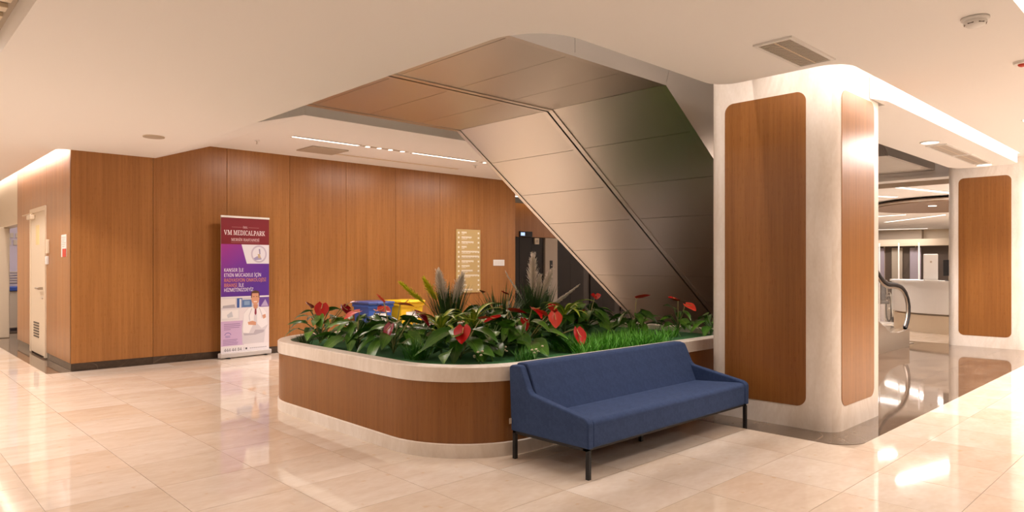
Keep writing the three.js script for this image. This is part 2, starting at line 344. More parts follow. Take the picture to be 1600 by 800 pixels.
// ------------------------------------------------------------------ walls
{
  // wooden wall at the back, panels one metre wide
  const w = struct('wall_back', bx(2.2, 10.09, 0, 3.3, -10.66, -10.485), M.steelDark, 'wall of wide wood-veneer panels');
  const xs = [2.03, 3.02, 4.05, 5.05, 6.07, 7.075, 8.09, 9.07, 10.09], ms = [M.wood, M.woodB, M.wood, M.woodB, M.wood, M.woodB, M.wood, M.woodB];
  for (let i = 0; i < 8; i++) part(w, 'wood_panel', rbx(xs[i] + (i ? 0.0025 : 0), xs[i + 1] - 0.0025, 0.1, 3.3, -10.5, -10.46, 0.003, 1), ms[i]);
  for (let i = 0; i < 8; i++) part(w, 'skirting', bx(xs[i] + 0.001, xs[i + 1] - 0.001, 0, 0.1, -10.49, -10.468, i * 0.6), M.skirt);
  part(w, 'end_panel', bx(10.06, 10.1, 0, 3.3, -12.5, -10.47), M.woodB);
  // left flank with the service door
  const l = struct('wall_left', bx(2.06, 2.2, 0, 3.16, -14.57, -10.5), M.steelDark, 'wood-veneer flank wall with a service door');
  const zs = [-10.462, -10.95, -11.36, -12.05], ze = [-13.27, -13.9, -14.57];
  for (let i = 0; i < 3; i++) part(l, 'wood_panel', rbx(2.03, 2.06, 0.1, 3.16, zs[i + 1] + 0.002, zs[i] - 0.002, 0.002, 1), i % 2 ? M.wood : M.woodB);
  for (let i = 0; i < 2; i++) part(l, 'wood_panel', rbx(2.03, 2.06, 0.1, 3.16, ze[i + 1] + 0.002, ze[i] - 0.002, 0.002, 1), M.wood);
  part(l, 'wood_panel', rbx(2.03, 2.06, 2.27, 3.16, -13.268, -12.052, 0.002, 1), M.woodB);
  part(l, 'skirting', bx(2.04, 2.06, 0, 0.1, -12.05, -10.462), M.skirt);
  part(l, 'skirting', bx(2.04, 2.06, 0, 0.1, -14.57, -13.27), M.skirt);
  part(l, 'room_side', bx(5.0, 5.1, 0, 3.16, -18.4, -14.6), M.lilac);
  part(l, 'room_ceiling', bx(2.2, 5.1, 3.06, 3.16, -18.4, -12.7), M.plaster);
  part(l, 'flank_header', bx(2.03, 2.2, 2.1, 3.16, -18, -14.57), M.cream);
  // closing walls of the hall, outside the frame or far away
  struct('wall_west', bx(-7.1, -7, 0, 3.4, -19, 7), M.cream);
  struct('wall_south', bx(-7, 36, 0, 3.4, 6.9, 7), M.cream);
  struct('wall_north', bx(-7, 36, 0, 3.4, -18.6, -18.5), M.cream);
  const e = struct('wall_east', bx(34.6, 34.8, 0, 3.4, -19, 7), M.cream, 'far end wall of the hall with a glazed front');
  part(e, 'lintel', bx(33.9, 34.6, 2.22, 2.52, -16, -4), M.cream);
  part(e, 'lintel_panel', bx(34.3, 34.6, 2.52, 2.95, -16, -9.5), M.grille);
  for (let k = 0; k < 8; k++) {
    part(e, 'dark_pane', bx(34.3, 34.34, 0, 2.22, -14.9 + k * 1.3, -13.65 + k * 1.3), M.farPane);
    part(e, 'mullion', bx(34.25, 34.36, 0, 2.22, -13.65 + k * 1.3, -13.6 + k * 1.3), M.cream);
  }
  for (let k = 0; k < 4; k++) part(e, 'drawn_curtain', rbx(34.2, 34.24, 0, 2.15, -12.2 + k * 0.75, -11.75 + k * 0.75, 0.015), k % 2 ? M.lilac : M.grille);
}
// service door
{
  const d = struct('door_1', null, null, 'pale service door with a louvre vent');
  d.position.set(2.03, 0, -12.66);
  part(d, 'door_frame', merge([bx(-0.02, 0.03, 0.02, 2.27, 0.54, 0.61), bx(-0.02, 0.03, 0.02, 2.27, -0.61, -0.54), bx(-0.02, 0.03, 2.2, 2.27, -0.54, 0.54)]), M.cream);
  const leaf = part(d, 'door_leaf', rbx(-0.012, 0.03, 0.03, 2.2, -0.538, 0.538, 0.004), M.cream);
  for (let k = 0; k < 6; k++) part(leaf, 'louvre_slat', bx(-0.02, -0.008, 0.28 + k * 0.042, 0.30 + k * 0.042, -0.28, 0.12), M.grilleDark);
  part(leaf, 'handle', merge([bx(-0.07, -0.01, 1.02, 1.06, 0.4, 0.43), rbx(-0.085, -0.06, 1.025, 1.055, 0.22, 0.44, 0.006)]), M.steelTrim);
  part(leaf, 'lock', new THREE.CylinderGeometry(0.02, 0.02, 0.02, 12).rotateZ(PI / 2).translate(-0.02, 0.9, 0.42), M.steelTrim);
  part(leaf, 'yellow_notice', bx(-0.018, -0.011, 1.7, 2.0, -0.1, 0.14), std({ color: lin(0.76, 0.6, 0.28), roughness: 0.5 }));
  part(d, 'door_closer', merge([rbx(-0.08, -0.01, 2.1, 2.17, -0.5, -0.2, 0.01), bx(-0.05, -0.03, 2.19, 2.205, -1.1, -0.3)]), M.cream);
  single('wall_control_box', merge([rbx(-0.03, 0, 0, 0.2, -0.06, 0.06, 0.006), rbx(-0.032, -0.028, 0.06, 0.16, -0.04, 0.04, 0.002)]), M.cream, 'beige wall control box beside the service door frame, upper of two', 'control box', [2.03, 1.56, -11.88]);
  single('door_keypad', merge([rbx(-0.03, 0, 0, 0.12, -0.045, 0.045, 0.006), rbx(-0.034, -0.028, 0.05, 0.1, -0.03, 0.03, 0.002)]), M.white, 'small white keypad beside the service door, under the control box', 'keypad', [2.03, 1.4, -11.92]);
  const p = thing('wall_notice', 'small white and red notice on the wooden flank wall near the corner', 'notice', [2.03, 1.5, -10.86]);
  part(p, 'notice_sheet', bx(-0.006, 0, 0, 0.3, -0.15, 0.15), M.white);
  part(p, 'red_field', bx(-0.008, -0.005, 0, 0.11, -0.07, 0.15), M.red);
  part(p, 'printed_lines', merge([0.26, 0.235, 0.21, 0.185, 0.16, 0.135].map((y, i) => bx(-0.007, -0.005, y, y + 0.008, -0.12 + 0.02 * (i % 2), 0.12 - 0.03 * (i % 3)))), M.grille);
  // waiting room seen through the opening past the flank wall
  const r = struct('wall_waiting_room', bx(2.05, 5.0, 0, 3.1, -18.4, -18.3), M.lilac);
  part(r, 'wall_lettering', merge([0, 1, 2, 3, 4].flatMap(k => [bx(2.12 + k * 0.1, 2.18 + k * 0.1, 1.98, 2.08, -18.3, -18.285), bx(2.15 + k * 0.11, 2.22 + k * 0.11, 1.82, 1.93, -18.3, -18.285)])), M.grille);
  for (let k = 0; k < 5; k++) part(r, 'rail_strip', bx(2.1, 3.0, 1.0 + k * 0.055, 1.02 + k * 0.055, -18.3, -18.28), M.grille);
  struct('trim_1', rbx(1.95, 2.12, 0, 2.1, -16.5, -16.05, 0.02), M.cream, 'beige door post of the waiting room opening');
  const b = thing('low_cabinet', 'dark low cabinet with a blue top seen past the wooden flank wall', 'cabinet', [2.55, 0, -17.9]);
  part(b, 'body', rbx(-0.4, 0.4, 0.06, 0.84, -0.22, 0.2, 0.01), M.grille);
  part(b, 'blue_top', rbx(-0.43, 0.43, 0.84, 0.93, -0.24, 0.24, 0.015), M.blueSeat);
  for (const x of [-0.36, 0.36]) part(b, 'foot', bx(x - 0.03, x + 0.03, 0, 0.06, -0.1, 0.1), M.steelTrim);
  part(b, 'door_gap', bx(-0.004, 0.004, 0.1, 0.8, 0.2, 0.203), M.steelDark);
  const wl = thing('waiting_room_light', 'ceiling light panel inside the waiting room past the flank wall', 'lamp');
  stripLamp(wl, 'lamp_diffuser', [3.0, 2.98, -16.6], 'z', 1.8, 0.3, 22);
  part(wl, 'lamp_housing', bx(2.8, 3.2, 2.993, 3.055, -17.55, -15.65), M.white);
}
// elevator lobby behind the wooden wall
{
  const z = -12.5;
  const w = struct('wall_elevators', bx(10.1, 20, 0, 3.15, z - 0.2, z - 0.03), std({ color: lin(0.05, 0.036, 0.026), roughness: 0.5 }), 'dark elevator lobby wall');
  part(w, 'wood_fascia', bx(10.12, 19.9, 2.1, 2.95, z - 0.03, z + 0.05), M.wood);
  part(w, 'stone_pier', bx(13.1, 13.57, 0, 2.09, z - 0.03, z + 0.06), M.grille);
  for (const [a, b] of [[12.2, 13.08], [13.6, 14.7], [15.0, 16.1], [16.4, 17.5]]) {
    part(w, 'elevator_door', bx(a, (a + b) / 2 - 0.003, 0.02, 2.08, z - 0.03, z + 0.01), M.darkGlass);
    part(w, 'elevator_door', bx((a + b) / 2 + 0.003, b, 0.02, 2.08, z - 0.03, z + 0.01), M.darkGlass);
  }
  part(w, 'door_jamb', bx(10.12, 12.18, 0, 2.08, z - 0.03, z + 0.02), M.darkGlass);
  const bt = thing('elevator_button_panel', 'narrow dark elevator call panel on the stone pier', 'button panel', [13.32, 1.2, z + 0.06]);
  part(bt, 'plate', rbx(-0.05, 0.05, 0, 0.3, 0, 0.012, 0.004), M.blackMetal);
  for (const y of [0.09, 0.17]) part(bt, 'button', new THREE.CylinderGeometry(0.017, 0.017, 0.01, 12).rotateX(PI / 2).translate(0, y, 0.016), M.steelTrim);
  const ex = thing('elevator_floor_display', 'small blue-white lit floor display above the elevator door', 'display', [12.3, 2.17, z + 0.05]);
  part(ex, 'display_housing', rbx(-0.16, 0.3, -0.07, 0.07, 0, 0.03, 0.005), M.blackMetal);
  part(ex, 'display_screen', bx(-0.12, 0.02, -0.04, 0.04, 0.03, 0.034), std({ color: 0x111111, emissive: lin(0.5, 0.65, 1), emissiveIntensity: 1.2 }));
  const sg = thing('hanging_elevator_sign', 'small pale square sign beside the stone pier in the elevator lobby', 'sign', [12.8, 1.92, z + 0.05]);
  part(sg, 'plate', rbx(-0.08, 0.08, 0, 0.16, -0.04, 0.0, 0.004), M.cream);
  part(sg, 'symbol', bx(-0.04, 0.04, 0.04, 0.12, 0, 0.003), M.grille);
  const lb = thing('lobby_cove_light', 'warm cove light strip above the elevator lobby fascia', 'lamp');
  const lm = part(lb, 'lamp_diffuser', bx(10.6, 15.4, 3.09, 3.11, z + 0.12, z + 0.18), M.glow);
  const la = new THREE.RectAreaLight(new THREE.Color().setRGB(1, 0.62, 0.3), 5, 4.8, 0.06); la.position.set(13, 3.085, z + 0.15); la.rotation.x = -PI / 2; la.name = 'cove'; lb.add(la);
}

// ------------------------------------------------------------------ pillars
function pillar(x, label, n) {
  const p = thing('pillar', label, 'pillar', [x, 0, -2.83], 0, 'stone pillars with wooden inlays');
  const body = slab([[0, 0.58, 0.15], [0, -0.58, 0.12], [1.13, -0.58, 0.12], [1.13, 0.58, 0.15]], 0, 3.16);
  part(p, 'stone_body', toCreasedNormals(body, 0.6), M.stone);
  const front = upright(roundRect(-0.41, 0.34, 0.19, 2.875, 0.085), 'x', -0.004, 0.02);
  part(p, 'wood_inlay', front, M.woodC);
  part(p, 'wood_inlay', upright(roundRect(0.135, 0.885, 0.205, 2.87, 0.085), 'z', 0.56, 0.584), M.woodGloss);
  part(p, 'wood_inlay', upright(roundRect(0.135, 0.885, 0.205, 2.87, 0.085), 'z', -0.584, -0.56), M.wood);
  return p;
}
pillar(5.83, 'large cream stone pillar with wooden inlays beside the blue sofa');
pillar(13.74, 'farther cream stone pillar with a wooden inlay at the right edge');

// cove lights in the slot round the pillars and along the flank wall
{
  const g = 'cove light strips round the pillars';
  let t = thing('cove_light', 'glowing cove light strip in front of the large pillar head', 'lamp', [0, 0, 0], 0, g);
  stripLamp(t, 'lamp_strip', [5.52, 3.14, -2.48], 'z', 0.85, 0.1, COVE);
  for (const [a, b, l] of [[5.45, 9.0, 'glowing cove light strip in the ceiling slot at the large pillar'], [9.05, 13.0, 'glowing cove light strip in the ceiling slot between both pillars']]) {
    t = thing('cove_light', l, 'lamp', [0, 0, 0], 0, g);
    stripLamp(t, 'lamp_strip', [(a + b) / 2, 3.14, -2.06], 'x', b - a, 0.12, COVE);
  }
  t = thing('cove_light', 'glowing cove light strip in front of the farther pillar head', 'lamp', [0, 0, 0], 0, g);
  stripLamp(t, 'lamp_strip', [13.1, 3.14, -2.6], 'z', 1.0, 0.12, COVE);
  t = thing('cove_light', 'glowing cove light strip above the wooden flank wall', 'lamp');
  stripLamp(t, 'lamp_strip', [1.955, 3.14, -12.5], 'z', 3.9, 0.07, COVE * 3.5);
  t = thing('cove_light', 'glowing cove light strip above the waiting room opening', 'lamp');
  stripLamp(t, 'lamp_strip', [1.955, 3.14, -16.3], 'z', 3.4, 0.07, COVE);
}
// strip lamps in the raised trays above and beside the camera
{
  const g = 'strip lamps in the ceiling trays';
  const add = (c, along, len, p, label, wid = 0.16) => { const t = thing('tray_lamp', label, 'lamp', [0, 0, 0], 0, g); stripLamp(t, 'lamp_diffuser', c, along, len, wid, p * 0.16 / wid); part(t, 'lamp_housing', along === 'x' ? bx(c[0] - len / 2 - 0.02, c[0] + len / 2 + 0.02, c[1] + 0.012, 3.36, c[2] - wid / 2 - 0.01, c[2] + wid / 2 + 0.01) : bx(c[0] - 0.09, c[0] + 0.09, c[1] + 0.012, 3.36, c[2] - len / 2 - 0.02, c[2] + len / 2 + 0.02), M.white); };
  const nth = ['nearest', 'second', 'third', 'fourth', 'fifth'];
  for (let k = 0; k < 5; k++) add([5.3 + k * 4.8, 3.25, -0.5], 'x', 4.6, TRAY * [0.4, 0.55, 0.8, 0.8, 0.8][k], `${nth[k]} strip lamp along the right-hand ceiling tray above the pillars' aisle`, 0.5);
  for (let k = 0; k < 3; k++) add([0.22, 3.25, -7.4 - k * 4.4], 'z', 4.2, TRAY * [1.08, 0.66, 0.6][k], `${nth[k]} strip lamp along the left-hand ceiling tray`);
  add([-3.2, 3.25, -7], 'z', 4.4, TRAY * 0.7, 'strip lamp in the ceiling tray left of the frame');
  add([9, 3.25, 2.6], 'x', 4.4, TRAY * 0.7, 'strip lamp in the ceiling tray right of the frame');
}
// recessed linear lights in the ceiling over the aisle, right of the frame
{
  const g = 'recessed linear lights over the aisle';
  for (const [x0, x1, l] of [[8.75, 10.75, 'nearer recessed linear ceiling light just right of the frame'], [13.2, 15.2, 'farther recessed linear ceiling light right of the frame']]) {
    const t = thing('aisle_light', l, 'lamp', [0, 0, 0], 0, g);
    stripLamp(t, 'lamp_diffuser', [(x0 + x1) / 2, H1 - 0.014, -1.42], 'x', x1 - x0, 0.13, AISLE);
    part(t, 'trim_frame', merge([bx(x0 - 0.02, x1 + 0.02, H1 - 0.012, H1, -1.5, -1.487), bx(x0 - 0.02, x1 + 0.02, H1 - 0.012, H1, -1.353, -1.34)]), M.white);
  }
}
// slim lights in the raised strip along the wooden wall
{
  const g = 'slim recessed lights above the wooden wall';
  const slot = (x0, x1, label) => { const t = thing('recessed_linear_light', label, 'lamp', [0, 0, 0], 0, g); stripLamp(t, 'lamp_diffuser', [(x0 + x1) / 2, H2 - 0.006, -8.86], 'x', x1 - x0, 0.075, BACK); part(t, 'trim_frame', merge([bx(x0 - 0.02, x1 + 0.02, H2 - 0.008, H2 + 0.01, -8.915, -8.9), bx(x0 - 0.02, x1 + 0.02, H2 - 0.008, H2 + 0.01, -8.82, -8.805)]), M.grille); };
  slot(4.33, 5.35, 'left recessed linear light above the wooden wall');
  slot(6.33, 7.6, 'right recessed linear light above the wooden wall, near the escalator');
  slot(8.3, 9.6, 'recessed linear light above the wooden wall hidden behind the escalator');
  let i = 0;
  const names = ['first', 'second', 'third', 'fourth'];
  for (const x of [5.5, 5.7, 5.9, 6.12, 7.82, 8.05]) {
    const t = thing('recessed_spot', i < 4 ? `${names[i]} small round spot from the left between the two linear lights` : `small round spot right of the linear lights, ${i === 4 ? 'nearer' : 'farther'} one`, 'lamp', [x, H2, -8.86], 0, 'small round ceiling spots');
    part(t, 'housing', bx(-0.1, 0.1, -0.003, 0.002, -0.04, 0.04), M.grille);
    part(t, 'lamp_lens', new THREE.CylinderGeometry(0.035, 0.035, 0.008, 16).translate(0, -0.006, 0), M.glow);
    const s = new THREE.SpotLight(WARM, 6, 8, 0.8, 0.6, 2); s.position.set(0, -0.03, 0); s.target.position.set(0, -2, 0); s.castShadow = true; t.add(s); t.add(s.target); i++;
  }
  single('ceiling_diffuser_plate', rbx(4.86, 5.46, H2 - 0.02, H2, -9.85, -9.33, 0.006), M.grille, 'square grey air diffuser plate in the raised ceiling by the wooden wall', 'vent');
  const v = thing('linear_air_diffuser', 'long thin slot air diffuser in the raised ceiling above the wooden wall', 'vent', [0, 0, 0]);
  part(v, 'frame', merge([bx(5.5, 8.0, H2 - 0.008, H2, -9.86, -9.84), bx(5.5, 8.0, H2 - 0.008, H2, -9.72, -9.70)]), M.plaster);
  part(v, 'slot', bx(5.5, 8.0, H2 - 0.003, H2, -9.84, -9.72), M.cream);
}

// ------------------------------------------------------------------ escalators
const SL = 35 * PI / 180, FX = 5.69, TAN = Math.tan(SL);
function escalator(zn, zf, label, nearOne) {
  const e = thing('escalator', label, 'escalator', [0, 0, 0], 0, 'pair of escalators over the planter');
  const yb = 3.15, T = 0.95, endX = 12.9;
  // clad side walls of the truss
  const low = FX + (yb - 0.0) / TAN;
  const side = poly([[0.92, yb + 0.012], [FX, yb + 0.012], [low - 0.1, 0.07], [low + 0.2, 0.0], [endX, 0.0], [endX, 0.2], [11.9, 0.24], [11.2, 0.5], [FX + 0.45, yb + T], [0.92, yb + T]]);
  part(e, 'core', upright(side, 'z', zf + 0.03, zn - 0.03), M.steelDark);
  // side cladding in sheets with upright joints
  const cuts = [0.92, 1.9, 3.1, 4.35, FX];
  const both = [[zn - 0.03, zn]]; both.push([zf, zf + 0.03]);
  for (const [a, b] of both) {
    for (let i = 0; i < 4; i++) part(e, 'side_sheet', upright(poly([[cuts[i] + 0.002, yb], [cuts[i + 1] - 0.002, yb], [cuts[i + 1] - 0.002 + (i === 3 ? 0.35 : 0), yb + T], [cuts[i] + 0.002, yb + T]]), 'z', a, b), M.steelTrim);
    for (let i = 0; i < 4; i++) { const x0 = FX + i * 1.35, x1 = FX + (i + 1) * 1.35, dy = -TAN * 1.35; const y0 = yb - i * 1.35 * TAN, y1 = y0 + dy; if (y1 < -0.7) continue;
      part(e, 'side_sheet', upright(poly([[x0 + 0.003, Math.max(0, y0)], [x1 - 0.003, Math.max(0, y1)], [x1 + 0.347, Math.max(0.3, y1 + T)], [x0 + 0.353, y0 + T]]), 'z', a, b), M.steelTrim); }
    part(e, 'skirt_panel', upright(poly([[10.9, 0.0], [13.0, 0.0], [13.02, 0.3], [12.45, 0.27], [12.05, 0.3], [11.55, 0.5], [10.9, 0.95]]), 'z', a - 0.002, b + 0.002), M.steel);
  }
  // underside sheets
  const t = 0.02;
  const flat = [0.92, 1.45, 2.2, 2.93, 3.63, 4.32, 5.05, FX];
  for (let i = 0; i < 7; i++) part(e, 'underside_sheet', bx(flat[i] + 0.003, flat[i + 1] - 0.003, yb - 0.002, yb + t, zf + 0.06, zn - 0.06, i * 0.4), M.steel);
  const along = [0, 0.66, 1.36, 2.02, 2.68, 3.34, 4.0, 4.66, 5.4];
  for (let i = 0; i < 8; i++) {
    const g = bx(along[i] + 0.003, along[i + 1] - 0.003, -0.002, t, zf + 0.06, zn - 0.06, i * 0.3); const m = part(e, 'underside_sheet', g, M.steel);
    m.position.set(FX, yb, 0); m.rotation.z = -SL;
  }
  // edge profiles under both long edges
  for (const [a, b] of [[zn - 0.058, zn + 0.004], [zf - 0.004, zf + 0.058]]) {
    part(e, 'edge_profile', bx(0.92, FX, yb - 0.012, yb + 0.02, a, b), M.steelTrim);
    const m = part(e, 'edge_profile', bx(-0.01, 5.4, -0.012, 0.02, a, b), M.steelTrim); m.position.set(FX, yb, 0); m.rotation.z = -SL;
  }
  // balustrades: glass, handrail, down to the newel
  const up = (x) => 1.155 + (11.88 - x) * TAN;
  for (const z of [zn - 0.07, zf + 0.07]) {
    const rail = [[6.4, up(6.4), z], [8, up(8), z], [10, up(10), z], [11.2, up(11.2), z], [11.75, 1.22, z], [12.1, 1.09, z], [12.5, 1.06, z], [12.85, 1.0, z], [13.1, 0.85, z], [13.2, 0.66, z], [13.16, 0.46, z], [13.02, 0.3, z]];
    part(e, 'handrail', tube(rail, 0.036, 60, 8), M.rubber);
    part(e, 'rail_channel', tube(rail.map(([x, y, q], i) => i < 6 ? [x - 0.02, y - 0.055, q] : [12.5 + (x - 12.5) * 0.9, 0.66 + (y - 0.66) * 0.88, q]), 0.02, 60, 6), M.steelTrim);
    const gl = poly([[6.4, up(6.4) - 0.06], [11.2, up(11.2) - 0.06], [11.75, 1.16], [12.1, 1.03], [12.5, 1.0], [12.8, 0.95], [13.02, 0.82], [13.1, 0.66], [13.06, 0.47], [12.95, 0.3], [12.45, 0.28], [12.05, 0.31], [11.55, 0.52], [6.4, up(6.4) - 0.75]]);
    part(e, 'balustrade_glass', new THREE.ShapeGeometry(gl).translate(0, 0, z), M.glass);
  }
  part(e, 'comb_plate', bx(12.4, 13.6, 0.002, 0.012, zf + 0.1, zn - 0.1), M.steelTrim);
  return e;
}
escalator(-3.79, -5.35, 'nearer of the two steel-clad escalators, its dark side behind the pillar', true);
escalator(-5.385, -6.99, 'farther of the two steel-clad escalators, its lower edge lit above the planter', false);
{
  // start of the next flight, hung above the lower landing
  const u = thing('upper_escalator', 'underside of the next escalator flight seen beside the pillar head', 'escalator');
  part(u, 'side_sheet', upright(poly([[12.0, 3.15], [14.5, 3.15], [14.5, 3.9], [11.6, 3.9], [11.2, 3.71]]), 'z', -3.83, -3.8), M.steelTrim);
  for (let k = 0; k < 4; k++) part(u, 'underside_sheet', bx(12.0 + k * 0.625 + 0.002, 12.625 + k * 0.625 - 0.002, 3.15, 3.17, -6.9, -3.84, k), M.steel);
  const m = part(u, 'inclined_sheet', bx(-1.2, -0.003, 0, 0.02, -6.9, -3.84), M.steel); m.position.set(12.0, 3.15, 0); m.rotation.z = -SL;
  part(u, 'end_sheet', bx(14.48, 14.5, 3.15, 3.9, -6.9, -3.83), M.steelTrim);
}

// ------------------------------------------------------------------ planter
const PX0 = 2.92, PX1 = 7.2, PZB = -6.85, PZF = -3.62, PR = [0.7, 0.76, 0.1, 0.1];
const pp = d => ringPath(PX0 + d, PX1 - d, PZB + d, PZF - d, PR.map(r => Math.max(0.03, r - d)));
{
  const p = thing('planter', 'long raised planter with rounded ends, wood cladding and cream stone rim', 'planter');
  part(p, 'stone_plinth', ring(pp(0.0), pp(0.08), 0, 0.102), M.stone);
  part(p, 'wood_cladding', ring(pp(0.012), pp(0.08), 0.1, 0.55), M.woodC);
  part(p, 'stone_rim', ring(pp(0.0), pp(0.125), 0.548, 0.66, 0.008), M.stone);
  part(p, 'turf_bed', slab(pp(0.12), 0.5, 0.6), M.turf);
}

// ------------------------------------------------------------------ sofa
{
  const s = thing('sofa', 'blue upholstered three-seat sofa with sloping arms on thin black legs', 'sofa', [3.41, 0, -3.6]);
  const W = 2.14; // local z: 0 back, 0.74 front
  const arm = () => { const q = new THREE.Shape(); q.moveTo(0.02, 0.205); q.lineTo(0.0, 0.64); q.quadraticCurveTo(0.0, 0.675, 0.035, 0.677); q.lineTo(0.09, 0.678); q.quadraticCurveTo(0.115, 0.675, 0.125, 0.65); q.lineTo(0.185, 0.525); q.quadraticCurveTo(0.2, 0.498, 0.225, 0.488); q.lineTo(0.69, 0.402); q.quadraticCurveTo(0.742, 0.39, 0.742, 0.35); q.lineTo(0.74, 0.205); q.closePath(); return q; };
  const a0 = upright(arm(), 'x', 0, 0.06, 0.012), a1 = upright(arm(), 'x', W - 0.06, W, 0.012);
  part(s, 'arm', a0, M.fabric); part(s, 'arm', a1, M.fabric);
  // seat and back are soft blocks with rounded edges
  const seat = new THREE.Shape(); seat.moveTo(0.2, 0.21); seat.lineTo(0.715, 0.2); seat.quadraticCurveTo(0.735, 0.2, 0.735, 0.225); seat.lineTo(0.735, 0.355); seat.quadraticCurveTo(0.73, 0.385, 0.69, 0.386); seat.lineTo(0.2, 0.352); seat.closePath();
  part(s, 'seat', upright(seat, 'x', 0.062, W - 0.062, 0.01), M.fabric);
  const back = new THREE.Shape(); back.moveTo(0.03, 0.21); back.lineTo(0.012, 0.66); back.quadraticCurveTo(0.014, 0.688, 0.04, 0.69); back.lineTo(0.1, 0.692); back.quadraticCurveTo(0.13, 0.69, 0.138, 0.665); back.lineTo(0.27, 0.35); back.lineTo(0.27, 0.21); back.closePath();
  part(s, 'backrest', upright(back, 'x', 0.062, W - 0.062, 0.01), M.fabric);
  part(s, 'base_frame', merge([bx(0.01, W - 0.01, 0.188, 0.206, 0.03, 0.06), bx(0.01, W - 0.01, 0.186, 0.203, 0.69, 0.72), bx(0.01, 0.045, 0.186, 0.207, 0.03, 0.72), bx(W - 0.045, W - 0.01, 0.186, 0.207, 0.03, 0.72)]), M.blackMetal);
  for (const [x, z] of [[0.015, 0.02], [W - 0.045, 0.02], [0.015, 0.705], [W - 0.045, 0.705], [W / 2, 0.36]]) part(s, 'leg', rbx(x, x + 0.028, 0, 0.19, z, z + 0.028, 0.003), M.blackMetal);
  part(s, 'care_tag', bx(-0.022, 0.0, 0.255, 0.295, 0.025, 0.028), M.cream);
}

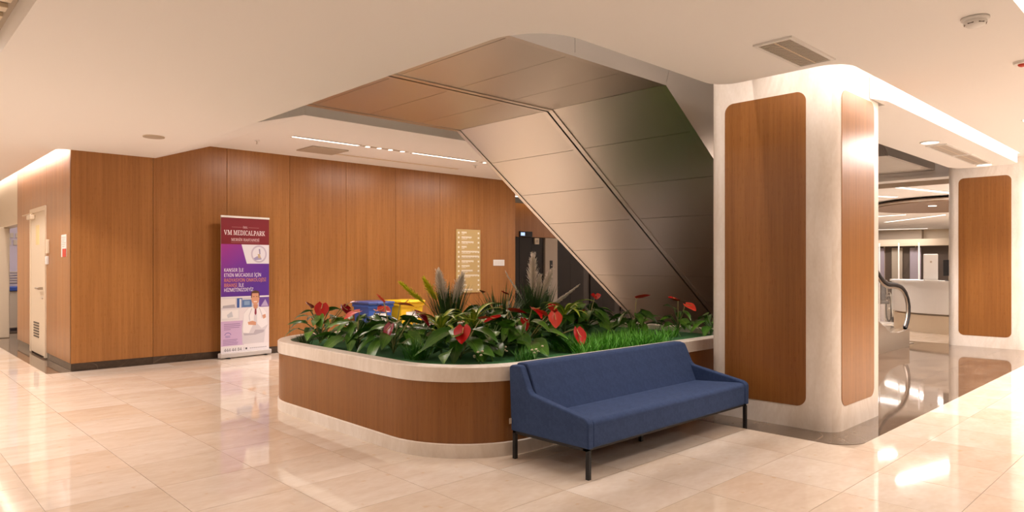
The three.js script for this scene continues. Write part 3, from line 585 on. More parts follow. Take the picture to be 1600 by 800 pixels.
// ------------------------------------------------------------------ roll-up banner
{
  const W = 512, Hh = 1312, cv = document.createElement('canvas'); cv.width = W; cv.height = Hh;
  const c = cv.getContext('2d');
  const rect = (col, x, y, w, h) => { c.fillStyle = col; c.fillRect(x, y, w, h); };
  const pg = (col, pts) => { c.fillStyle = col; c.beginPath(); pts.forEach(([x, y], i) => i ? c.lineTo(x, y) : c.moveTo(x, y)); c.closePath(); c.fill(); };
  const txt = (t, x, y, size, col, font = 'sans-serif', wide, align = 'left') => { c.fillStyle = col; c.font = size + 'px ' + font; c.textAlign = align; c.textBaseline = 'alphabetic'; if (wide) { const m = c.measureText(t).width; c.save(); c.translate(x, y); c.scale(wide / m, 1); c.fillText(t, 0, 0); c.restore(); } else c.fillText(t, x, y); };
  rect('#efe9ee', 0, 0, W, Hh);
  rect('#7d1622', 0, 0, W, 258);
  c.strokeStyle = '#c79a9c'; c.lineWidth = 2; c.beginPath(); c.moveTo(110, 92); c.lineTo(215, 92); c.moveTo(285, 92); c.lineTo(400, 92); c.stroke();
  txt('ÖZEL', 226, 101, 25, '#f1dede', 'serif', 52);
  txt('VM', 30, 168, 62, '#ffffff', 'serif', 84); txt('MEDICALPARK', 126, 168, 62, '#ffffff', 'serif', 340);
  txt('MERSİN HASTANESİ', 104, 226, 36, '#f6e6e6', 'serif', 300);
  c.beginPath(); c.moveTo(104, 240); c.lineTo(404, 240); c.stroke();
  const gr = c.createLinearGradient(0, 258, W * 0.6, 700); gr.addColorStop(0, '#a8338f'); gr.addColorStop(0.5, '#7a33a0'); gr.addColorStop(1, '#5b2f9c'); c.fillStyle = gr; c.fillRect(0, 258, W, 506);
  pg('#e9e6ee', [[212, 258], [W, 258], [W, 446], [268, 446]]);
  c.strokeStyle = '#c9bfd0'; c.lineWidth = 16; c.beginPath(); c.arc(400, 350, 78, 0, 7); c.stroke();
  pg('#a9a0c8', [[342, 392], [380, 372], [420, 380], [430, 404], [356, 412]]); pg('#c9b08c', [[386, 350], [412, 352], [420, 392], [392, 392]]); pg('#8f88a8', [[398, 300], [412, 300], [416, 352], [404, 352]]);
  const lines = [['KANSER İLE', '#fff', 205], ['ETKİN MÜCADELE İÇİN', '#fff', 395], ['RADYASYON ONKOLOJİSİ', '#f0a04a', 450]];
  lines.forEach(([t, col, w], i) => txt(t, 30, 524 + i * 49, 45, col, 'sans-serif', w));
  txt('BRANŞI', 30, 671, 45, '#f0a04a', 'sans-serif', 138); txt('İLE', 180, 671, 45, '#fff', 'sans-serif', 58);
  txt('HİZMETİNİZDEYİZ.', 30, 720 - 4, 45, '#fff', 'sans-serif', 320);
  
  rect('#f1ecf0', 0, 764, W, 12);
  rect('#d6d2dc', 0, 776, W, 102); rect('#efeaea', 0, 782, 150, 90); pg('#b7b3bd', [[20, 850], [140, 840], [148, 872], [16, 872]]); rect('#3c5ea8', 164, 782, 56, 92); rect('#dfe4ee', 190, 790, 22, 84); rect('#5d7fb6', 222, 800, 100, 72); rect('#8cabd0', 240, 812, 60, 40); rect('#6b4ba0', 400, 780, 112, 96); pg('#b9a8cf', [[420, 870], [470, 800], [505, 870]]);
  rect('#e6e4e8', 0, 884, 190, 106); rect('#f5f3f4', 8, 892, 172, 80); pg('#cfd3da', [[60, 940], [110, 906], [124, 960], [70, 968]]);
  rect('#d3b6dc', 0, 1000, 236, 238);
  for (let k = 0; k < 4; k++) rect('#9a7fae', 30, 1026 + k * 17, [166, 170, 160, 70][k], 6);
  c.strokeStyle = '#5a4fa8'; c.lineWidth = 5; c.beginPath(); c.arc(70, 1145, 34, 3.5, 5.9); c.stroke(); for (let k = 0; k < 2; k++) rect('#7f76b4', 44, 1140 + k * 12, 50, 5);
  for (let k = 0; k < 4; k++) rect('#9a7fae', 20, 1176 + k * 15, [150, 140, 156, 150][k], 6);
  // a person in a white coat with folded arms
  pg('#dcd8de', [[222, 1232], [214, 1080], [236, 930], [280, 884], [330, 872], [400, 872], [446, 888], [486, 930], [500, 1060], [470, 1110], [455, 1232]]);
  pg('#f6f4f6', [[226, 1090], [236, 936], [284, 886], [332, 874], [352, 900], [340, 1040], [290, 1130], [230, 1120]]);
  pg('#f3f1f4', [[400, 874], [446, 890], [484, 934], [496, 1056], [430, 1090], [380, 1040], [376, 900]]);
  pg('#bdb7c2', [[232, 1128], [340, 1134], [360, 1100], [460, 1106], [452, 1130], [360, 1150], [240, 1150]]);
  pg('#d9a183', [[278, 1020], [330, 1010], [368, 1024], [366, 1056], [318, 1050], [286, 1046]]); pg('#d9a183', [[436, 960], [472, 950], [478, 984], [448, 998]]);
  pg('#8c2f45', [[356, 884], [370, 884], [374, 940], [362, 958], [352, 938]]);
  pg('#cf9677', [[336, 850], [390, 850], [384, 884], [362, 896], [344, 884]]);
  c.fillStyle = '#dba283'; c.beginPath(); c.ellipse(360, 786, 45, 66, 0, 0, 7); c.fill();
  c.fillStyle = '#5a3a2a'; c.beginPath(); c.ellipse(360, 738, 45, 28, 0, PI, 2 * PI); c.fill(); rect('#5a3a2a', 314, 736, 10, 46); rect('#5a3a2a', 396, 736, 10, 46);
  rect('#6a4434', 334, 770, 18, 5); rect('#6a4434', 368, 770, 18, 5); rect('#f8efe9', 342, 818, 36, 8);
  c.strokeStyle = '#b9b2bc'; c.lineWidth = 5; c.beginPath(); c.moveTo(322, 888); c.lineTo(292, 960); c.lineTo(300, 1010); c.moveTo(404, 886); c.lineTo(430, 950); c.lineTo(434, 990); c.stroke();
  rect('#f2eef2', 0, 1238, W, 74);
  txt('444 44 84', 30, 1292, 42, '#4a4650', 'sans-serif', 185); rect('#8a8490', 236, 1262, 3, 30); rect('#4a4650', 254, 1268, 18, 18); for (let k = 0; k < 9; k++) rect('#a8a2ac', 300 + k * 21, 1274, 15, 7);
  const tx = new THREE.CanvasTexture(cv); tx.colorSpace = THREE.SRGBColorSpace; tx.anisotropy = 8;
  const b = thing('roll_up_banner', 'tall purple and dark red roll-up banner standing before the wooden wall', 'banner', [4.275, 0, -10.335], 0.12);
  const sheet = new THREE.PlaneGeometry(0.78, 2.03); sheet.translate(0, 1.085, 0.012);
  part(b, 'printed_sheet', sheet, std({ map: tx, roughness: 0.5, side: THREE.DoubleSide }));
  part(b, 'sheet_backing', bx(-0.39, 0.39, 0.07, 2.1, 0.004, 0.010), M.white);
  part(b, 'top_rail', rbx(-0.395, 0.395, 2.095, 2.125, 0.0, 0.025, 0.006), M.whiteGloss);
  part(b, 'base_cassette', rbx(-0.41, 0.41, 0.012, 0.085, -0.05, 0.06, 0.015, 3), std({ color: lin(0.62, 0.58, 0.55), roughness: 0.35 }));
  part(b, 'support_pole', new THREE.CylinderGeometry(0.01, 0.01, 2.0, 10).translate(0, 1.08, -0.02), M.steelTrim);
  for (const x of [-0.3, 0.3]) part(b, 'foot', rbx(x - 0.02, x + 0.02, 0, 0.014, -0.07, 0.09, 0.004), M.blackMetal);
}

// ------------------------------------------------------------------ directory sign and wall plate
{
  const s = thing('directory_sign', 'tall pale gold directory sign with white rows on the wooden wall', 'sign', [8.78, 0, -10.46]);
  part(s, 'backing_panel', rbx(-0.31, 0.31, 0.84, 2.09, 0.002, 0.03, 0.004), M.gold);
  const wm = std({ color: lin(0.86, 0.8, 0.66), roughness: 0.5 }), rows = [];
  const len = [0.12, 0.24, 0.3, 0.12, 0.4, 0.43, 0.3, 0.2, 0.28, 0.4, 0.1, 0.12, 0.28];
  for (let i = 0; i < 13; i++) {
    const y = 2.02 - i * 0.094, g = [];
    for (let k = 0; k < len[i] / 0.026; k++) g.push(bx(-0.18 + k * 0.026, -0.18 + k * 0.026 + 0.019, y - 0.006 - 0.004 * (k % 3), y + 0.024, 0.03, 0.0325));
    g.push(bx(-0.18, -0.18 + len[i] * 0.55, y - 0.03, y - 0.022, 0.03, 0.0325));
    part(s, 'row_lettering', merge(g), wm);
    part(s, 'row_symbol', new THREE.CylinderGeometry(0.022, 0.022, 0.004, 8).rotateX(PI / 2).translate(-0.255, y, 0.031), wm);
    part(s, 'row_symbol', bx(0.235, 0.275, y - 0.018, y + 0.018, 0.03, 0.0325), wm);
  }
  part(s, 'divider', merge([0.885, 1.255, 1.52].map(y => bx(-0.29, 0.29, y, y + 0.005, 0.03, 0.033))), M.grille);
  const p = thing('wall_plate', 'small white wall plate right of the gold directory sign', 'wall plate', [9.615, 1.37, -10.46]);
  part(p, 'plate', rbx(-0.155, 0.155, 0, 0.125, 0, 0.012, 0.004), M.white);
  for (const x of [-0.08, 0, 0.08]) part(p, 'rocker', rbx(x - 0.03, x + 0.03, 0.03, 0.095, 0.01, 0.016, 0.002), M.whiteGloss);
}

// ------------------------------------------------------------------ recycling bins behind the planter
function bin(x, z, body, lid, label, w = 0.46) {
  const b = thing('recycling_bin', label, 'bin', [x, 0, z], 0, 'recycling bins by the wooden wall');
  const g = new THREE.BoxGeometry(w, 0.66, 0.48), p = g.attributes.position;
  for (let i = 0; i < p.count; i++) if (p.getY(i) < 0) { p.setX(i, p.getX(i) * 0.8); p.setZ(i, p.getZ(i) * 0.8); }
  g.computeVertexNormals(); g.translate(0, 0.37, 0);
  part(b, 'body', g, body);
  part(b, 'collar', rbx(-w / 2 - 0.02, w / 2 + 0.02, 0.68, 0.73, -0.26, 0.26, 0.012), body);
  const l = rbx(-w / 2 - 0.03, w / 2 + 0.03, 0.73, 0.775, -0.27, 0.28, 0.018); part(b, 'lid', l, lid);
  part(b, 'label_plate', bx(-0.12, 0.12, 0.4, 0.58, 0.225, 0.24), M.white);
  part(b, 'front_grip', rbx(-0.1, 0.1, 0.735, 0.765, 0.27, 0.31, 0.01), lid);
  for (const s of [-1, 1]) part(b, 'wheel', new THREE.CylinderGeometry(0.06, 0.06, 0.04, 14).rotateZ(PI / 2).translate(s * w * 0.36, 0.06, -0.2), M.rubber);
  return b;
}
bin(6.36, -10.08, M.blueBin, M.blueLid, 'blue recycling bin by the wooden wall, beside the yellow one');
bin(6.98, -10.05, M.yellowBin, M.yellowBin, 'yellow recycling bin by the wooden wall behind the planter');

// ------------------------------------------------------------------ ceiling fittings
function grille(name, label, x0, x1, z0, z1, slats, along) {
  const v = thing(name, label, 'vent', [0, H1, 0]);
  part(v, 'frame', merge([bx(x0, x1, -0.014, 0, z0, z0 + 0.025), bx(x0, x1, -0.014, 0, z1 - 0.025, z1), bx(x0, x0 + 0.025, -0.014, 0, z0 + 0.025, z1 - 0.025), bx(x1 - 0.025, x1, -0.014, 0, z0 + 0.025, z1 - 0.025)]), M.white);
  part(v, 'backing', bx(x0 + 0.02, x1 - 0.02, -0.003, 0, z0 + 0.02, z1 - 0.02), M.grilleDark);
  for (let k = 0; k < slats; k++) {
    const t = (k + 0.5) / slats;
    if (along === 'z') { const x = x0 + 0.03 + (x1 - x0 - 0.06) * t; part(v, 'slat', bx(x - 0.008, x + 0.006, -0.011, -0.003, z0 + 0.025, z1 - 0.025), M.slat); }
    else { const z = z0 + 0.03 + (z1 - z0 - 0.06) * t; part(v, 'slat', bx(x0 + 0.025, x1 - 0.025, -0.011, -0.003, z - 0.007, z + 0.007), M.slat); }
  }
  part(v, 'cross_bar', bx(x0 + 0.025, x1 - 0.025, -0.0125, -0.004, (z0 + z1) / 2 - 0.005, (z0 + z1) / 2 + 0.005), M.cream);
}
grille('ceiling_vent', 'slatted ceiling air vent in front of the large pillar', 4.42, 5.14, -2.25, -1.98, 24, 'z');
grille('passage_vent', 'slatted air vent in the passage ceiling between two round downlights, nearer half', 9.75, 10.85, -2.66, -2.42, 10, 'x');
grille('passage_vent', 'slatted air vent in the passage ceiling between two round downlights, farther half', 10.9, 12.0, -2.66, -2.42, 10, 'x');
for (const [x, z, l] of [[9.5, -2.54, 'round glowing downlight in the passage ceiling nearer the large pillar'], [12.22, -2.55, 'round glowing downlight in the passage ceiling nearer the farther pillar']]) {
  const t = thing('downlight', l, 'lamp', [x, H1, z], 0, 'round downlights in the passage ceiling');
  part(t, 'trim_ring', new THREE.TorusGeometry(0.1, 0.012, 6, 28).rotateX(PI / 2), M.white);
  part(t, 'lamp_lens', new THREE.CylinderGeometry(0.095, 0.095, 0.01, 28).translate(0, -0.005, 0), M.glow);
  const s = new THREE.SpotLight(WARM, 14, 8, 1.0, 0.6, 2); s.position.set(0, -0.03, 0); s.target.position.set(0, -2, 0); s.castShadow = true; t.add(s); t.add(s.target);
}
{
  const d = thing('smoke_detector', 'white smoke detector on the ceiling at the upper right', 'smoke detector', [4.91, H1, -1.07]);
  part(d, 'base', new THREE.LatheGeometry([[0, 0], [0.075, 0], [0.075, -0.012], [0.066, -0.02], [0, -0.02]].map(p => new THREE.Vector2(...p)), 28), M.white);
  part(d, 'sensor_head', new THREE.LatheGeometry([[0.06, -0.018], [0.062, -0.034], [0.045, -0.052], [0, -0.056]].map(p => new THREE.Vector2(...p)), 28), M.white);
  for (let k = 0; k < 6; k++) { const m = part(d, 'air_slot', bx(-0.016, 0.016, -0.042, -0.032, 0.052, 0.0575), M.grilleDark); m.rotation.y = k * PI / 3 + 0.3; }
  const r = thing('ceiling_detector', 'small detector with a red lens on the ceiling at the right edge', 'detector', [6.22, H1, -1.06]);
  part(r, 'base', new THREE.CylinderGeometry(0.06, 0.055, 0.02, 24).translate(0, -0.01, 0), M.white);
  part(r, 'lens', new THREE.SphereGeometry(0.03, 16, 8).scale(1, 0.6, 1).translate(0, -0.022, 0), M.red);
  const sp = thing('ceiling_speaker', 'flat round ceiling speaker cover before the wooden wall', 'speaker', [2.52, H1, -8.7]);
  part(sp, 'cover', new THREE.CylinderGeometry(0.11, 0.115, 0.012, 32).translate(0, -0.006, 0), M.grille);
  part(sp, 'rim', new THREE.TorusGeometry(0.113, 0.006, 6, 32).rotateX(PI / 2).translate(0, -0.004, 0), M.cream);
  for (const [x, z, l] of [[4.1, -9.5, 'small pale sprinkler head above the banner'], [7.9, -9.2, 'small pale sprinkler head above the wooden wall near the escalator']]) {
    const k = thing('sprinkler_head', l, 'sprinkler', [x, H2, z], 0, 'sprinkler heads');
    part(k, 'rosette', new THREE.CylinderGeometry(0.035, 0.04, 0.012, 18).translate(0, -0.006, 0), M.white);
    part(k, 'nozzle', new THREE.CylinderGeometry(0.012, 0.008, 0.04, 10).translate(0, -0.03, 0), M.steelTrim);
    part(k, 'deflector', new THREE.CylinderGeometry(0.018, 0.018, 0.003, 12).translate(0, -0.05, 0), M.steelTrim);
  }
  const g = thing('tray_grille', 'ribbed air grille in the ceiling tray at the upper left corner', 'vent', [0, 3.07, 0]);
  part(g, 'backing', bx(0.42, 0.7395, -0.012, 0, -6.4, -4.4), M.grille);
  for (let k = 0; k < 9; k++) part(g, 'slat', rbx(0.43, 0.70, -0.045, -0.012, -6.3 + k * 0.21, -6.2 + k * 0.21, 0.006), M.cream);
}

// ------------------------------------------------------------------ hall beyond the pillars
{
  const g = 'linear lights in the far hall ceiling';
  const hl = (a, b, label) => {
    const dx = b[0] - a[0], dz = b[1] - a[1], len = Math.hypot(dx, dz), t = thing('hall_linear_light', label, 'lamp', [(a[0] + b[0]) / 2, 2.95, (a[1] + b[1]) / 2], -Math.atan2(dz, dx), g);
    stripLamp(t, 'lamp_diffuser', [0, -0.014, 0], 'x', len, 0.12, HALL);
    part(t, 'trim_frame', merge([bx(-len / 2 - 0.02, len / 2 + 0.02, -0.01, 0, 0.06, 0.075), bx(-len / 2 - 0.02, len / 2 + 0.02, -0.01, 0, -0.075, -0.06)]), M.white);
  };
  hl([15.1, -4.6], [17.4, -4.1], 'nearest linear ceiling light in the hall between the pillars');
  hl([15.4, -6.2], [17.2, -5.3], 'short linear ceiling light beside the large pillar edge in the far hall');
  hl([24.2, -10.5], [23.6, -7.0], 'linear ceiling light beyond the dark oval ceiling panel, left one');
  hl([27.2, -8.7], [24.6, -6.2], 'linear ceiling light beyond the dark oval ceiling panel, right one');
  hl([32.6, -12.0], [33.3, -9.0], 'farthest linear ceiling light over the lintel in the hall');
  ['near', 'middle', 'far'].forEach((n, k) => hl([17 + k * 5, -2.6], [20 + k * 5, -2.6], `${n} one of the linear ceiling lights behind the farther pillar`));
  hl([15.6, -9.5], [19.6, -9.5], 'linear ceiling light of the hall behind the escalator landing');
  const d = thing('ceiling_disc', 'dark brown oval ceiling panel hanging in the far hall', 'ceiling panel', [19.6, 2.86, -4.9], 0.45);
  part(d, 'panel', new THREE.CylinderGeometry(1, 1, 0.08, 48).scale(2.1, 1, 1.6), M.brown);
  part(d, 'edge_band', new THREE.TorusGeometry(1, 0.02, 6, 48).rotateX(PI / 2).scale(2.1, 1, 1.6), M.grille);
  for (const [x, z] of [[0.9, 0.5], [-0.6, -0.4], [-1.2, 0.4]]) part(d, 'lamp_lens', new THREE.CylinderGeometry(0.09, 0.09, 0.01, 20).translate(x, -0.045, z), M.glow);
  const i0 = thing('reception_desk', 'curved cream reception desk in the hall between the pillars', 'desk', [17.2, 0, -3.7]);
  const arc = (r0, r1, y0, y1) => { const s = new THREE.Shape(); s.absarc(0, 0, r1, PI * 0.55, PI * 1.55, false); s.absarc(0, 0, r0, PI * 1.55, PI * 0.55, true); const q = new THREE.ExtrudeGeometry(s, { depth: y1 - y0, bevelEnabled: false, curveSegments: 40 }); q.rotateX(-PI / 2); q.translate(0, y0, 0); return metric(q); };
  part(i0, 'lower_front', arc(1.2, 1.56, 0, 0.36), M.cream);
  part(i0, 'shadow_gap', arc(1.2, 1.5, 0.36, 0.4), M.grille);
  part(i0, 'upper_front', arc(1.2, 1.6, 0.4, 1.03), M.whiteGloss);
  part(i0, 'counter_top', arc(1.1, 1.64, 1.03, 1.07), M.whiteGloss);
  const st = thing('display_stand', 'white upright display board on the reception desk', 'display stand', [15.75, 1.07, -4.2], 0.5);
  part(st, 'board', rbx(-0.02, 0.02, 0.02, 0.54, -0.13, 0.13, 0.02), M.white);
  part(st, 'foot', rbx(-0.08, 0.08, 0, 0.02, -0.12, 0.12, 0.004), M.whiteGloss);
  part(st, 'emblem', new THREE.CylinderGeometry(0.02, 0.02, 0.004, 12).rotateZ(PI / 2).translate(-0.022, 0.38, 0), M.grille);
  const mo = thing('desk_monitor', 'dark monitor seen edge-on on the reception desk at the pillar', 'monitor', [15.8, 1.07, -3.92], 0.3);
  part(mo, 'screen', rbx(-0.02, 0.02, 0.1, 0.42, -0.07, 0.2, 0.006), M.blackMetal);
  part(mo, 'stand', merge([bx(-0.015, 0.015, 0.01, 0.12, 0.03, 0.07), rbx(-0.07, 0.07, 0, 0.012, -0.04, 0.14, 0.004)]), M.blackMetal);
  const gs = thing('glass_screen', 'framed glass screen standing in front of the far dark front', 'glass screen', [17.6, 0, -5.45]);
  for (const z of [-0.32, 0.1, 0.52]) part(gs, 'post', bx(-0.012, 0.012, 0, 1.9, z - 0.012, z + 0.012), M.white);
  for (const z of [-0.31, 0.11]) part(gs, 'pane', new THREE.PlaneGeometry(0.4, 1.84).rotateY(PI / 2).translate(0, 0.96, z + 0.2), M.glass);
  part(gs, 'bottom_rail', bx(-0.015, 0.015, 0, 0.04, -0.32, 0.52), M.white);
  const wc = thing('wheelchair', 'dark wheelchair parked behind the escalator newel', 'wheelchair', [17.9, 0, -5.95], 0.5);
  for (const z of [-0.28, 0.28]) { part(wc, 'wheel', new THREE.TorusGeometry(0.3, 0.018, 8, 32).translate(0, 0.32, z), M.rubber); part(wc, 'hub', new THREE.CylinderGeometry(0.04, 0.04, 0.04, 14).rotateX(PI / 2).translate(0, 0.32, z), M.steelTrim); part(wc, 'caster', new THREE.TorusGeometry(0.07, 0.015, 6, 18).translate(-0.42, 0.085, z), M.rubber);
    part(wc, 'side_frame', merge([tube([[0.22, 1.0, z], [0.2, 0.6, z], [0.18, 0.48, z]], 0.014), tube([[0.2, 0.7, z], [-0.2, 0.7, z], [-0.28, 0.5, z], [-0.42, 0.16, z]], 0.014), tube([[0.3, 1.0, z], [0.2, 0.99, z]], 0.018, 4)]), M.steelTrim); }
  part(wc, 'seat', rbx(-0.24, 0.2, 0.45, 0.52, -0.25, 0.25, 0.02), M.rubber);
  part(wc, 'backrest', rbx(0.17, 0.21, 0.52, 0.95, -0.25, 0.25, 0.015), M.rubber);
}

// ------------------------------------------------------------------ plants in the planter
const TURF = 0.6;
// heart-shaped leaf: length 1 along +x, creased along the middle, drooping tip
function heart(droop, fold, wave, wide = 0.68) {
  const rows = 9, P = [], U = [], I = [];
  for (let i = 0; i <= rows; i++) {
    const t = i / rows, w = wide * (t < 0.28 ? 0.16 + 0.24 * Math.sin(t / 0.28 * PI / 2) : 0.4 * Math.cos((t - 0.28) / 0.72 * PI / 2) ** 0.85);
    for (let k = -2; k <= 2; k++) { const s = k / 2, back = i < 2 ? -0.12 * Math.abs(s) * (1 - i / 2) : 0; P.push(t + back, -droop * t * t + fold * Math.abs(s) * w + wave * Math.sin(t * 9 + s * 2) * Math.abs(s), s * w); U.push(0.5 + s / 2, t); }
  }
  for (let i = 0; i < rows; i++) for (let k = 0; k < 4; k++) { const a = i * 5 + k; I.push(a, a + 1, a + 6, a, a + 6, a + 5); }
  const g = new THREE.BufferGeometry(); g.setAttribute('position', new THREE.Float32BufferAttribute(P, 3)); g.setAttribute('uv', new THREE.Float32BufferAttribute(U, 2)); g.setIndex(I); g.computeVertexNormals(); return g;
}
const LEAVES = [heart(0.35, 0.25, 0.012), heart(0.55, 0.18, 0.02), heart(0.2, 0.35, 0.015), heart(0.45, 0.3, 0.02)];
const SPATHE = [heart(-0.12, 0.35, 0.01, 1.1), heart(0.15, 0.2, 0.02, 1.1), heart(-0.25, 0.5, 0.01, 1)];
const SPADIX = tube([[0.05, 0, 0], [0.3, 0.12, 0], [0.5, 0.3, 0]], 0.028, 6, 6);
const BUD = tube([[0, 0, 0], [0.3, 0.1, 0], [0.7, 0.25, 0]], 0.05, 6, 6);
// basis with x along dir, y near up
function orient(m, dir, roll = 0) { const x = dir.clone().normalize(), z = new THREE.Vector3().crossVectors(x, new THREE.Vector3(0, 1, 0)).normalize(), y = new THREE.Vector3().crossVectors(z, x); m.quaternion.setFromRotationMatrix(new THREE.Matrix4().makeBasis(x, y, z)); m.rotateX(roll); return m; }
function petiole(end, r0, r1, bow = 0.3) { const e = new THREE.Vector3(...end); return tube([[0, 0, 0], [e.x * bow * 0.6, e.y * 0.5, e.z * bow * 0.6], [e.x, e.y, e.z]], (r0 + r1) / 2, 6, 5); }
// flowers: [dx, dy, dz, size, azimuth, pitch, kind]
function anthurium(x, z, label, n, hgt, spread, size, flowers, sd) {
  seed = sd * 977 + 5;
  const a = thing('anthurium', label, 'anthurium', [x, TURF, z], 0, 'red anthuriums in the planter');
  const stems = [], pale = [];
  n = Math.round(n * 1.6); size *= 1.0; spread *= 0.82;
  for (let i = 0; i < n; i++) {
    const az = i * 2.39996 + rr(-0.3, 0.3), ring = (i % 3) / 2, rad = spread * (0.25 + 0.55 * (1 - ring * 0.7)) * rr(0.8, 1.15), y = hgt * (0.4 + 0.5 * ring) * rr(0.85, 1.1);
    const end = [Math.cos(az) * rad, y, Math.sin(az) * rad], sc = size * rr(0.75, 1.15);
    stems.push(petiole(end, 0.006, 0.004));
    const m = part(a, 'leaf', LEAVES[i % 4], [M.leaf, M.leafB, M.leafC][Math.floor(rnd() * 3)]); m.position.set(...end); m.scale.set(sc, sc, sc);
    orient(m, new THREE.Vector3(Math.cos(az), rr(-0.6, 0.4), Math.sin(az)), rr(-0.5, 0.5));
  }
  for (const [dx, dy, dz, s, az, pitch, kind = 0] of flowers) {
    pale.push(petiole([dx, dy, dz], 0.006, 0.004, 0.7));
    const mat = [M.spathe, M.spatheDark, M.spatheCoral][kind % 3];
    const f = part(a, 'flower', SPATHE[Math.floor(rnd() * 3)], mat); f.position.set(dx, dy, dz); f.scale.setScalar(s * 1.12);
    orient(f, new THREE.Vector3(Math.cos(az) * Math.cos(pitch), Math.sin(pitch), Math.sin(az) * Math.cos(pitch)), rr(-0.3, 0.3));
    part(f, 'spadix', SPADIX, M.spadix);
  }
  part(a, 'stems', merge(stems), M.stem); if (pale.length) part(a, 'flower_stems', merge(pale), M.stemPale);
  return a;
}
const toCam = -PI * 0.75 + PI; // azimuth (x, z) that points back at the viewer is about (-0.69, 0.72)
const CAMAZ = Math.atan2(0.72, -0.69);
anthurium(3.41, -6.39, 'anthurium at the rounded left end of the planter with a large red bloom', 13, 0.34, 0.3, 0.2, [[0.0, 0.4, 0.05, 0.15, CAMAZ, -1.0], [-0.07, 0.36, -0.06, 0.1, 2.6, 0.5, 1], [0.16, 0.38, 0.17, 0.13, CAMAZ - 0.9, -1.0, 1], [0.2, 0.4, 0.2, 0.1, 0.6, 0.3, 2]], 1);
anthurium(3.42, -5.7, 'anthurium second from the left with two coral red blooms', 13, 0.30, 0.32, 0.22, [[0.0, 0.36, 0.05, 0.15, CAMAZ + 1.0, -0.3, 2], [0.12, 0.37, 0.16, 0.16, CAMAZ - 1.0, -0.3, 2]], 2);
anthurium(3.48, -5.18, 'anthurium in front of the bins with dark red drooping blooms', 14, 0.33, 0.32, 0.22, [[-0.1, 0.28, 0.12, 0.13, CAMAZ + 0.4, -1.2, 1], [0.03, 0.44, 0.06, 0.14, CAMAZ - 1.4, 0.0, 2], [0.11, 0.38, 0.17, 0.17, CAMAZ - 1.3, -0.6, 1], [-0.06, 0.46, -0.06, 0.09, CAMAZ + 1.5, 0.6, 2]], 3);
anthurium(3.68, -4.48, 'anthurium at the front curve of the planter with one red bloom over the rim', 15, 0.27, 0.33, 0.24, [[-0.1, 0.29, 0.16, 0.16, CAMAZ, -1.0], [0.1, 0.34, 0.14, 0.1, CAMAZ - 1, 0.1, 2]], 4);
anthurium(4.04, -4.5, 'leafy anthurium without blooms just right of the front curve', 12, 0.27, 0.3, 0.23, [], 5);
anthurium(4.44, -4.5, 'largest anthurium behind the sofa with a cluster of red blooms', 18, 0.30, 0.4, 0.26, [[-0.15, 0.31, -0.14, 0.15, CAMAZ + 1.3, -0.5], [-0.09, 0.37, -0.08, 0.15, CAMAZ - 1.2, -0.2], [0.06, 0.4, 0.06, 0.14, CAMAZ - 0.8, -0.5], [0.0, 0.30, 0.0, 0.11, CAMAZ - 0.6, -0.9], [0.16, 0.32, 0.14, 0.1, CAMAZ + 1.2, 0.4, 2], [0.21, 0.35, 0.2, 0.15, CAMAZ, -1.1, 2], [0.36, 0.21, 0.34, 0.16, CAMAZ - 0.3, -1.3]], 6);
anthurium(5.92, -5.32, 'anthurium left of the escalator edge with a hooded red bloom', 12, 0.28, 0.3, 0.2, [[-0.1, 0.34, -0.1, 0.13, CAMAZ - 0.3, -0.7]], 7);
anthurium(6.28, -5.28, 'anthurium under the lit escalator edge with a dark and a pink bloom', 13, 0.3, 0.3, 0.22, [[-0.05, 0.25, -0.05, 0.18, CAMAZ + 0.2, -1.1, 1], [0.08, 0.44, 0.06, 0.13, CAMAZ, -0.6]], 8);
anthurium(6.62, -4.85, 'anthurium before the dark escalator side with one upright red bloom', 12, 0.27, 0.28, 0.2, [[0.02, 0.4, 0.02, 0.15, CAMAZ - 1.3, 0.0]], 9);
anthurium(6.85, -4.4, 'anthurium near the pillar with two coral red blooms', 9, 0.3, 0.2, 0.17, [[0.0, 0.38, 0.0, 0.13, CAMAZ + 1.2, 0.05], [0.06, 0.34, 0.06, 0.14, CAMAZ - 0.8, -0.6, 2]], 10);
anthurium(6.92, -4.02, 'small leafy anthurium in the planter corner beside the pillar', 7, 0.27, 0.16, 0.2, [], 11);
anthurium(5.0, -5.3, 'anthurium in the planter middle with small dark buds', 13, 0.34, 0.32, 0.22, [[-0.2, 0.5, -0.18, 0.07, CAMAZ, 0.2, 1], [0.0, 0.48, 0.0, 0.08, CAMAZ + 1, 0.2, 1]], 12);
anthurium(4.1, -5.62, 'leafy anthurium behind the striped plants left of the middle', 13, 0.26, 0.3, 0.22, [], 13);
anthurium(3.9, -6.2, 'leafy anthurium behind the left row of blooms', 12, 0.3, 0.3, 0.22, [[0.1, 0.36, 0.05, 0.1, CAMAZ, -0.5, 1]], 14);

